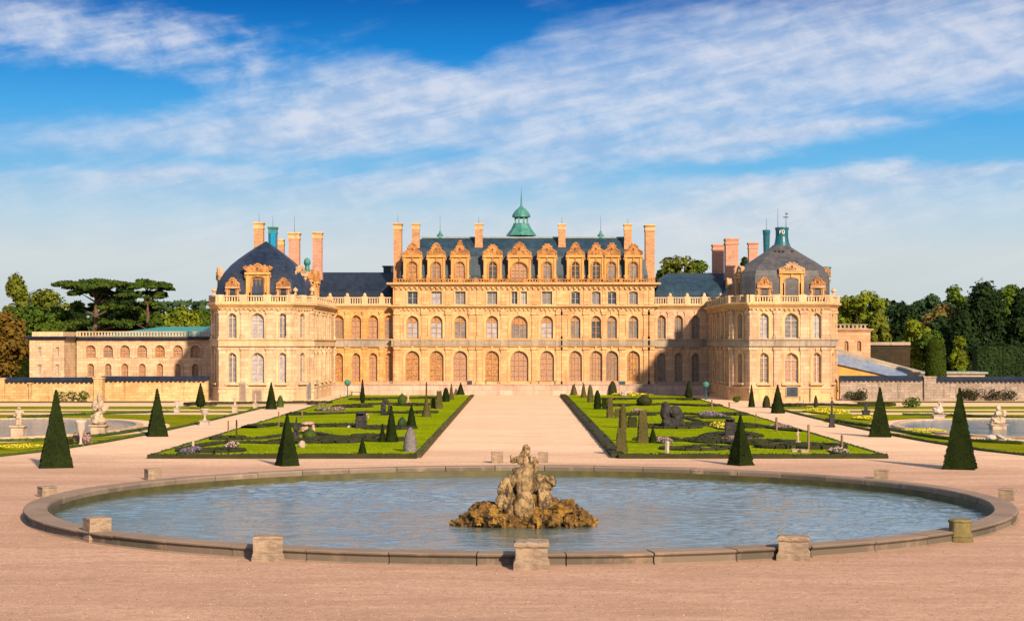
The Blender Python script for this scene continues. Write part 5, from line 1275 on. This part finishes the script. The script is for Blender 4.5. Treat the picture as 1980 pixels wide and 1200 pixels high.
def ped_mb(w_, h):
    mb = MB(); mb.rings([rect_ring(w_/2*q, w_/2*q, z*h, 2) for q, z in ((1, 0), (1, .14), (.86, .2), (.8, .26), (.8, .8), (.9, .85), (1, .9), (1, .98), (.9, 1))]); return mb
def statue(px, pyb, wpx, pyt, lab, mat='statue', ped=.35, pose='stand', pw=1.0, name='garden_statue'):
    x, Y = G(px, pyb); h = (pyb-pyt)*Y/FP; w_ = wpx*Y/FP; root = empty(name, (x, Y+w_/2, 0), lab, 'statue', 'statues and stone ornaments of the gardens')
    random.seed(int(px*3+pyb))
    ph = h*ped
    if ped: ped_mb(w_*pw, ph).build('pedestal', mat, root, loc=(0, 0, 0))
    H = h-ph; mb = MB(); W = w_
    def e(cx, cz, rx, rz, ry=None, rot=0, cy=0): mb.ell((cx*W, cy*W, ph+cz*H), (rx*W, (ry or rx)*W, rz*H), 10, 8, .15, 0, rot)
    if pose == 'stand':
        e(0, .93, .11*1.2, .075); e(0, .84, .07, .06); e(0, .70, .22, .13, .14); e(0, .55, .16, .12, .13); e(0, .42, .20, .14, .16); e(-.09, .22, .12, .24); e(.09, .22, .12, .24); e(0, .04, .26, .06)
        e(-.24, .62, .07, .16, rot=.3); e(.27, .70, .07, .14, rot=-.7); e(0, .25, .2, .22, .1, cy=.08)
    elif pose == 'group':
        for k in range(15): e(random.uniform(-.33, .33), random.uniform(.05, .75)*(.8), random.uniform(.1, .2), random.uniform(.08, .2), rot=random.uniform(-.8, .8), cy=random.uniform(-.2, .2))
        e(.02, .8, .14, .14); e(.02, .93, .09, .08); e(0, .1, .45, .12)
    elif pose == 'urn':
        mb.lathe([(.22*W, 0), (.24*W, .06*H), (.1*W, .14*H), (.09*W, .34*H), (.22*W, .5*H), (.36*W, .68*H), (.40*W, .86*H), (.5*W, .93*H), (.5*W, H), (.4*W, H)], (0, 0, ph), 16)
    elif pose == 'bird':
        e(0, .25, .42, .22); e(.1, .45, .3, .22); e(.15, .68, .1, .2, rot=.2); e(.1, .88, .13, .1); e(-.2, .35, .25, .12, rot=.5); e(.28, .88, .12, .04)
    elif pose == 'stump':
        for k in range(7): e(-.3+k*.1, .45+.03*random.random(), .12, .5)
        e(0, .95, .42, .06); e(0, .08, .5, .1)
    elif pose == 'slump':
        e(-.32, .62, .24, .38); e(-.3, .3, .2, .3); e(.1, .62, .3, .22, rot=.5); e(.15, .35, .25, .28); e(.38, .25, .14, .22, rot=-.3); e(-.05, .15, .4, .15); e(.3, .5, .2, .12)
    elif pose == 'arch':
        for k in range(9):
            a = pi*k/8; e(.32*cos(a), .45+.42*sin(a), .12, .13)
        e(-.32, .22, .13, .3); e(.32, .22, .13, .3); e(-.1, .4, .16, .3)
    elif pose == 'gate':
        e(-.35, .4, .12, .45); e(.35, .4, .12, .45); e(0, .86, .48, .12); e(-.15, .5, .2, .3)
    elif pose == 'ball':
        e(0, .5, .5, .5)
    o = mb.build({'urn': 'bowl', 'ball': 'ball'}.get(pose, 'figure'), mat, root, loc=(0, 0, 0), smooth=pose in ('urn', 'ball'))
    if pose != 'urn': remesh(o, max(.03, min(w_, H)*.03), .14*min(w_, H), .18, True)
    return root
def plume(root_lab, px, pyb, wpx, pyt, mat, lab):
    x, Y = G(px, pyb); w_ = wpx*Y/FP; h = (pyb-pyt)*Y/FP; root = empty('flowering_bush', (x, Y+.4, 0), lab, 'bush'); mb = MB()
    return root
S = [
 (153, 863, 24, 812, 'white fluted urn standing by the left outer parterre, filled with dark blooms', 'statue_white', 0, 'urn'),
 (188, 846, 34, 757, 'pale stone figure group on a wide plinth beside the left pond', 'statue', .28, 'group'),
 (32, 851, 30, 787, 'reddish stone statue on a square pedestal at the far left', 'statue', .45, 'stand'),
 (341, 799, 12, 768, 'small pale statue on the far side of the left pond', 'statue_white', .35, 'stand'),
 (394, 823, 20, 790, 'white stone urn on the grass beside the left diagonal path', 'statue_white', .3, 'urn'),
 (453.5, 801, 12, 762, 'grey statue on a pedestal in front of the left pavilion', 'statue', .42, 'stand'),
 (493, 791, 9, 760, 'small grey statue nearest the left pavilion window base', 'statue', .4, 'stand'),
 (697, 832, 27, 797, 'dark fluted stone stump in the middle of the left lawn', 'statue_dark', 0, 'stump'),
 (708, 812, 10, 799, 'pink stone slab leaning beside the dark fluted stump', 'statue_pink', 0, 'gate'),
 (745, 806, 22, 771, 'dark and white arch shaped ornament on the left lawn', 'statue_dark', .2, 'arch'),
 (789, 781, 9, 761, 'pinkish small statue next to the leafy green bush', 'statue_pink', .3, 'stand'),
 (594, 842, 28, 815, 'small stone gateway ornament on the left lawn', 'statue_pink', 0, 'gate'),
 (572, 851, 16, 806, 'dark hunched statue behind the slim left pyramid', 'statue_dark', 0, 'group'),
 (583, 870, 15, 851, 'pale round ball stone on the left lawn', 'statue', 0, 'ball'),
 (675, 830, 10, 822, 'small pale blue stone at the foot of the dark fluted stump', 'statue_white', 0, 'ball'),
 (1303, 831, 44, 776, 'slumped dark stone ornament in the middle of the right lawn', 'statue_dark', 0, 'slump'),
 (1316, 822, 11, 806, 'pinkish stone lump on the right side of the slumped ornament', 'statue_pink', 0, 'ball'),
 (1414, 849, 26, 809, 'grey fluted stone stump behind the slim right pyramid', 'statue_dark', 0, 'stump'),
 (1544, 866, 10, 828, 'thin pale statue beside the tallest post of the right lawn', 'statue', .35, 'stand'),
 (1539, 878, 17, 867, 'pale stone bench like block on the right lawn', 'statue', .9, 'gate'),
 (1557, 879, 18, 868, 'brownish stone block under the tallest post', 'statue', .9, 'gate'),
 (1609.5, 826, 11, 767, 'slender dark green statue on a tall pink pedestal by the right path', 'statue_dark', .42, 'stand'),
 (1676, 804, 16, 776, 'dark statue behind the second right yew pyramid', 'statue_dark', .4, 'stand'),
 (1817, 812, 26, 776, 'white bird shaped statue on the far side of the right pond', 'statue_white', .3, 'bird'),
 (1934, 836, 34, 782, 'grey figure group on a mound in the right pond', 'statue', .3, 'group'),
 (1938, 857, 48, 841, 'low pale grey sculpture on the kerb of the right pond', 'statue_white', 0, 'slump'),
 (1556, 786, 9, 768, 'small white statue at the foot of the right pavilion', 'statue_white', .3, 'stand'),
 (1208, 768, 12, 752, 'small pale tangled ornament at the far end of the right lawn', 'statue_white', .2, 'group')]
for s in S:
    statue(*s[:4], s[4], s[5], s[6], s[7])
def bush(px, pyb, wpx, pyt, lab, mat, name='bush', z0=0.0, Y=None, spread=1.0):
    if Y is None: x, Y = G(px, pyb)
    else: x = X(px, Y)
    w_ = wpx*Y/FP; h = Z(pyt, Y)-Z(pyb, Y); mb = MB(); n = 8
    for k in range(n):
        cx, cz = random.uniform(-.35, .35)*w_, random.uniform(.3, .68)*h; r = min(w_, h)*.33
        for q in range(60):
            v = Vector((random.gauss(0, 1), random.gauss(0, 1), random.gauss(0, 1))).normalized(); mb.leaf((cx+v.x*r*1.2, v.y*r*1.2, cz+v.z*r), .055*Y/95, v)
    for k in range(6): mb.tube((0, 0, 0), (random.uniform(-.3, .3)*w_, random.uniform(-.2, .2)*w_, h*.6), .03, .01, 4)
    o = mb.build(name, mat, loc=(x, Y, z0)); return tag(o, lab, 'bush')
bush(160, 822, 34, 795, 'dark purple flowering shrub spilling from the white urn', 'fl_mix', 'urn_flowers', 0, 105.6)
bush(133, 862, 14, 846, 'small dark shrub beside the white urn', 'box_dark')
bush(140, 776, 75, 754, 'sprawling green shrubs growing against the left garden wall', 'l_green', 'wall_shrub', 0, 186.6)
bush(1656, 777, 40, 752, 'dark creeper clump against the right wall near the pavilion', 'box_dark', 'wall_shrub', 0, 189.8)
bush(1762, 790, 34, 765, 'leafy shrub with pale stem in front of the right wall', 'l_green', 'wall_shrub')
bush(1884, 776, 50, 752, 'dark creeper clump on the right wall beyond the pier', 'box_dark', 'wall_shrub', 0, 189.8)
bush(1940, 778, 70, 754, 'dark creeper clump on the wall at the right edge', 'box_dark', 'wall_shrub', 0, 189.8)
bush(1423, 779, 12, 762, 'small bush at the corner foot of the right pavilion', 'l_green')
# teal lamp / marker, benches
def lamp(px, pyb, pyt, lab, Y=None):
    x, Yy = G(px, pyb); h = (pyb-pyt)*Yy/FP; root = empty('lamp_post', (x, Yy, 0), lab, 'lamp')
    mb = MB(); mb.lathe([(.16, 0), (.14, .15), (.06, .25), (.05, h*.68)], (0, 0, 0), 8); mb.build('post', 'teal', root, loc=(0, 0, 0))
    mb = MB(); mb.lathe([(.10, h*.66), (.32, h*.74), (.38, h*.86), (.30, h*.93), (.08, h)], (0, 0, 0), 10); mb.build('lantern_head', 'copper', root, loc=(0, 0, 0))
lamp(672, 771, 733, 'teal lamp post near the left link wing terrace')
lamp(1365, 772, 737, 'dark teal lamp post near the right link wing')
def bench(px, Y, wpx, z0, lab, h=.5):
    root = empty('garden_bench', (X(px, Y), Y, z0), lab, 'bench', 'stone and wooden benches along the terrace'); w_ = wpx*Y/FP
    mb = MB(); mb.box(-w_/2, w_/2, -.22, .22, h-.08, h); mb.build('seat', 'wood', root, loc=(0, 0, 0))
    for s in (-1, 1):
        mb = MB(); mb.box(s*w_*.38-.07, s*w_*.38+.07, -.18, .18, 0, h-.08); mb.build('leg', 'wood', root, loc=(0, 0, 0))
bench(1057, 211.6, 40, zt_+.10, 'long bench on the terrace right of the central doors', .38); bench(951, 211.6, 30, zt_+.10, 'bench on the terrace left of the central doors', .38)
bench(1378, 207, 22, 0, 'dark bench in front of the right link wing'); bench(688, 208, 22, 0, 'brown bench in front of the left link wing')
bench(623, 166, 14, 0, 'small dark table like bench by the outer edge of the left lawn', .55)
bx_ = empty('small_box', (X(908, 211), 211, zt_+.1), 'small dark box standing on the terrace edge left of the avenue', 'box')
mb = MB(); mb.box(-.3, .3, -.2, .2, 0, .42); mb.build('body', 'iron', bx_, loc=(0, 0, 0)); mb = MB(); mb.box(-.34, .34, -.24, .24, .42, .48); mb.build('lid', 'statue', bx_, loc=(0, 0, 0))
bx_ = empty('small_box', (X(1203, 211), 211, zt_+.1), 'dark blue box on the right terrace edge above the round headed shrub', 'box')
mb = MB(); mb.box(-.36, .36, -.2, .2, 0, .28); mb.build('body', 'teal', bx_, loc=(0, 0, 0)); mb = MB(); mb.box(-.4, .4, -.24, .24, .28, .34); mb.build('lid', 'iron', bx_, loc=(0, 0, 0))
# dry leaves and pebbles on the near gravel
random.seed(5); mb = MB()
for k in range(2600):
    y = 36+random.random()**1.5*30; x = random.uniform(-.32, .32)*y
    if (x-BX)**2+(y-BY)**2 < (RO+.4)**2: continue
    mb.leaf((x, y, .015), random.uniform(.008, .03), (0, 0, 3))
tag(mb.build('leaf_litter', 'wood'), 'scattered dry leaves and twigs on the near gravel', 'leaves', kind='stuff')

mb = MB()
for k in range(34000):
    y = 36+random.random()**1.35*24; x = random.uniform(-.33, .33)*y
    if (x-BX)**2+(y-BY)**2 < (RO+.15)**2: continue
    mb.leaf((x, y, .008), random.uniform(.008, .026), (0, 0, 2))
tag(mb.build('pebbles', 'pebble'), 'loose gravel stones on the near forecourt', 'gravel', kind='stuff')

# ------------------------------------------------------------------ trees
def tree(px, pyt, wpx, Y, kind, mat, lab, pyb=None, n=4200, ls=.42, seed=1, group='trees around the palace', low=.28, name='broadleaf_tree'):
    random.seed(seed*31+int(px)); x = X(px, Y); H = Z(pyt, Y)*(1.03 if kind == 'round' else 1); W = wpx*Y/FP/2*(1.18 if kind == 'round' else 1.08)
    root = empty(name, (x, Y, 0), lab, 'tree', group)
    tr = MB(); cr = MB(); cl = []
    if kind == 'round':
        nc = 60
        for k in range(nc):
            v = Vector((random.gauss(0, 1), random.gauss(0, 1), random.gauss(0, 1))).normalized()*random.uniform(.45, .92)
            zc = H*(.5+low/2)+v.z*H*(.5-low/2); wq = 1.0
            cl.append((v.x*W, v.y*W, zc, W*random.uniform(.24, .42), random.uniform(.65, .9)))
    elif kind == 'poplar':
        for k in range(40):
            t_ = random.random(); w2 = W*(.55+.6*sin(pi*min(1, t_*1.1)))*.7
            a = random.random()*2*pi; cl.append((cos(a)*w2*random.uniform(.2, .9), sin(a)*w2*random.uniform(.2, .9), H*(low+(.97-low)*t_), W*.33, 1.4))
    elif kind == 'column':
        for k in range(46):
            t_ = random.random()**.8; w2 = W*(sqrt(max(.05, 1-t_**3)))
            a = random.random()*2*pi; cl.append((cos(a)*w2*.7, sin(a)*w2*.7, H*(.05+.88*t_), W*.38, 1.2))
    elif kind == 'cedar':
        tiers = [(.965, 1.0, 30), (.88, .98, 20), (.76, .92, 18), (.62, .85, 16), (.48, .8, 14)]
        for tz, tw, nc in tiers:
            for k in range(nc):
                a = random.random()*2*pi; q = sqrt(random.random())
                if tz < .8 and sin(a) < .1 and abs(cos(a)*q) < .33: continue
                cl.append((cos(a)*W*tw*q, sin(a)*W*tw*q*.8, H*(tz-.05*q*q)+random.uniform(-.25, .25), W*random.uniform(.20, .34)*(1 if tz > .9 else .7), .26 if tz > .7 else .5))
    per = n//len(cl)
    for cx, cy, cz, r, fz in cl:
        for k in range(per):
            v = Vector((random.gauss(0, 1), random.gauss(0, 1), random.gauss(0, 1))).normalized(); q = random.uniform(.55, 1.08)
            if v.z < -.3 and kind == 'cedar': v.z = -.3
            cr.leaf((cx+v.x*r*q, cy+v.y*r*q, cz+v.z*r*q*fz), ls*random.uniform(.5, 1.15), (v.x, v.y, v.z+.35))
    th = H*(.9 if kind != 'round' else .62); r0 = max(.25, W*.07)*(1.3 if kind == 'cedar' else 1)
    tr.rings([[(r0*q*cos(a*pi/4)+.25*sin(z*.3+seed)*z/th, r0*q*sin(a*pi/4), z) for a in range(8)] for q, z in ((1.5, -.1), (1.05, .7), (.9, th*.4), (.6, th*.75), (.2, th))])
    for k, (cx, cy, cz, r, fz) in enumerate(cl):
        if k % 3 == 0:
            zb = min(cz*.75, th*.9) if kind != 'cedar' else cz*.9
            tr.tube((.25*sin(zb*.3+seed)*zb/th, 0, zb), (cx*.85, cy*.85, cz), r0*.28, r0*.07, 5)
    tr.build('trunk', 'bark', root, loc=(0, 0, 0)); cr.build('crown', mat, root, loc=(0, 0, 0))
    return root
TR = [
 (33, 538, 72, 262, 'poplar', 'l_olive', 'tallest olive tree with ragged top at the far left'),
 (92, 553, 86, 258, 'round', 'l_olive', 'olive green round tree just right of the ragged topped one'),
 (58, 590, 120, 246, 'round', 'l_green', 'low mid green tree in front of the olive ones at left'),
 (118, 590, 62, 240, 'round', 'l_green', 'dark bushy tree directly left of the cedar trunk'),
 (4, 608, 88, 215, 'round', 'l_rust', 'rust brown autumn tree at the left edge'),
 (183, 537, 138, 236, 'cedar', 'l_cedar', 'broad flat topped cedar with thick bare trunk behind the low wing'),
 (285, 538, 84, 240, 'cedar', 'l_cedar', 'second flat topped cedar, right of the thick trunk one'),
 (240, 548, 66, 250, 'column', 'l_dark', 'very dark dense conifer between the two cedars'),
 (150, 575, 40, 250, 'column', 'l_dark', 'dark conifer mostly hidden left under the broad cedar'),
 (215, 572, 50, 255, 'round', 'l_dark', 'dark tree behind the thick cedar trunk'),
 (285, 580, 60, 252, 'round', 'l_green', 'green tree seen under the second cedar'),
 (345, 597, 90, 262, 'round', 'l_lime', 'bright low tree between the cedars and the left pavilion'),
 (392, 593, 44, 266, 'round', 'l_green', 'small round tree touching the left pavilion corner'),
 (1314, 496, 84, 268, 'round', 'l_olive', 'tree crown rising behind the right link roof'),
 (1358, 494, 66, 272, 'round', 'l_green', 'tree crown left of the pink brick chimneys'),
 (1437, 489, 40, 270, 'column', 'l_dark', 'dark crown between the pink brick chimneys'),
 (1275, 515, 26, 275, 'round', 'l_blue', 'small bluish crown beside the right end chimney'),
 (1662, 566, 96, 262, 'round', 'l_lime', 'yellow green round tree behind the pink lodge'),
 (1700, 595, 44, 256, 'column', 'l_olive', 'olive column tree right of the yellow green one'),
 (1722, 571, 52, 275, 'round', 'l_blue', 'bluish tree right of the lodge'),
 (1752, 578, 58, 258, 'column', 'l_dark', 'dark column shaped tree with sunlit right flank'),
 (1790, 569, 60, 290, 'round', 'l_blue', 'far bluish tree with a low even crown'),
 (1822, 582, 84, 262, 'round', 'l_brown', 'bronze green tree above the clipped yew column'),
 (1774, 616, 54, 236, 'round', 'l_lime', 'light green small tree left of the clipped yew column'),
 (1800, 640, 40, 232, 'round', 'l_green', 'bushy green shrub tree just behind the clipped yew column'),
 (1852, 556, 60, 275, 'round', 'l_green', 'green tree behind the bronze one on the right'),
 (1902, 547, 92, 256, 'column', 'l_dark', 'tallest nearly black conifer on the right'),
 (1950, 553, 60, 262, 'round', 'l_green', 'green tree right of the tallest black conifer'),
 (1985, 556, 70, 254, 'column', 'l_dark', 'dark conifer at the right edge'),
 (1868, 600, 60, 240, 'column', 'l_dark', 'dark conifer just right of the slender pale green tree'),
 (1815, 610, 60, 246, 'column', 'l_dark', 'dark conifer behind the bushy green shrub tree'),
 (1855, 655, 34, 236, 'poplar', 'l_lime', 'slender pale green young tree right of the clipped column')]
for i, (px, pyt, wpx, Y, kind, mt, lab) in enumerate(TR):
    tree(px, pyt, wpx, Y, kind, mt, lab, seed=i, n=8400 if kind != 'cedar' else 15000, ls=.36 if kind != 'cedar' else .3, low=.22 if kind == 'round' else .1,
         name={'cedar': 'cedar_tree', 'column': 'conifer_tree', 'poplar': 'poplar_tree'}.get(kind, 'broadleaf_tree'))
for x0, x1 in ((-19.4, -5.7), (5.9, 19.4)):
    mb = MB()
    for k in range(16000):
        y = 93.5+113*random.random()**1.7; q = noise.noise(Vector((x0+k*.0, y*.2, 0)))
        mb.leaf((random.uniform(x0, x1), y, LZ+.012), random.uniform(.015, .04), (0, -.3, 1.0), .35)
    tag(mb.build('grass_tufts', 'grass_blades'), 'short grass tufts over the %s central lawn' % ('left' if x0 < 0 else 'right'), 'grass', kind='stuff')
# clipped dark hedge on the right, distant woods
def hedge(x0, x1, Y, d, h, mat, lab, ls=.2, n=4500, name='tall_hedge'):
    mb = MB(); L_ = x1-x0; mb.box(.1, L_-.1, .1, d, 0, h-.1)
    for k in range(n):
        if random.random() < .25: mb.leaf((random.random()*L_, random.random()*d, h+random.gauss(0, .12)), ls, (0, 0, 1))
        else: mb.leaf((random.random()*L_, random.gauss(0, .07), random.random()*h), ls, (0, -1, .3))
    o = mb.build(name, mat, loc=(x0, Y, 0)); return tag(o, lab, 'hedge')
hedge(X(1890, 224), X(2200, 224), 224, 3, Z(668, 224), 'l_dark', 'tall dark clipped hedge with sunlit top at the right edge')
hedge(X(-150, 216), X(60, 216), 216, 3, Z(690, 216), 'yew', 'dark hedge under the trees at the left edge', n=3000)
def wood(x0, x1, Y, h, lab, seed):
    random.seed(seed); mb = MB(); x = x0
    while x < x1:
        H = h*(1+.22*noise.noise(Vector((x*.03, seed, 0)))+.1*noise.noise(Vector((x*.12, seed, 5)))); r = random.uniform(3.5, 6)
        for q in range(3):
            cz = H*(.3+.3*q); cx = x+random.uniform(-2, 2); cy = random.uniform(-3, 3)
            for k in range(150):
                v = Vector((random.gauss(0, 1), random.gauss(0, 1), random.gauss(0, 1))).normalized(); mb.leaf((cx+v.x*r, cy+v.y*r-2, min(H*1.05, cz+v.z*r*.8)), .75, (v.x, v.y, v.z+.4))
        x += 4.2
    o = mb.build('distant_wood', 'l_blue', loc=(0, Y, 0)); tag(o, lab, 'wood', kind='stuff')
wood(-120, -40, 300, 11.5, 'dense dark wood filling the background left of the palace', 3)
wood(50, 140, 305, 12.0, 'dense dark wood filling the background right of the palace', 8)
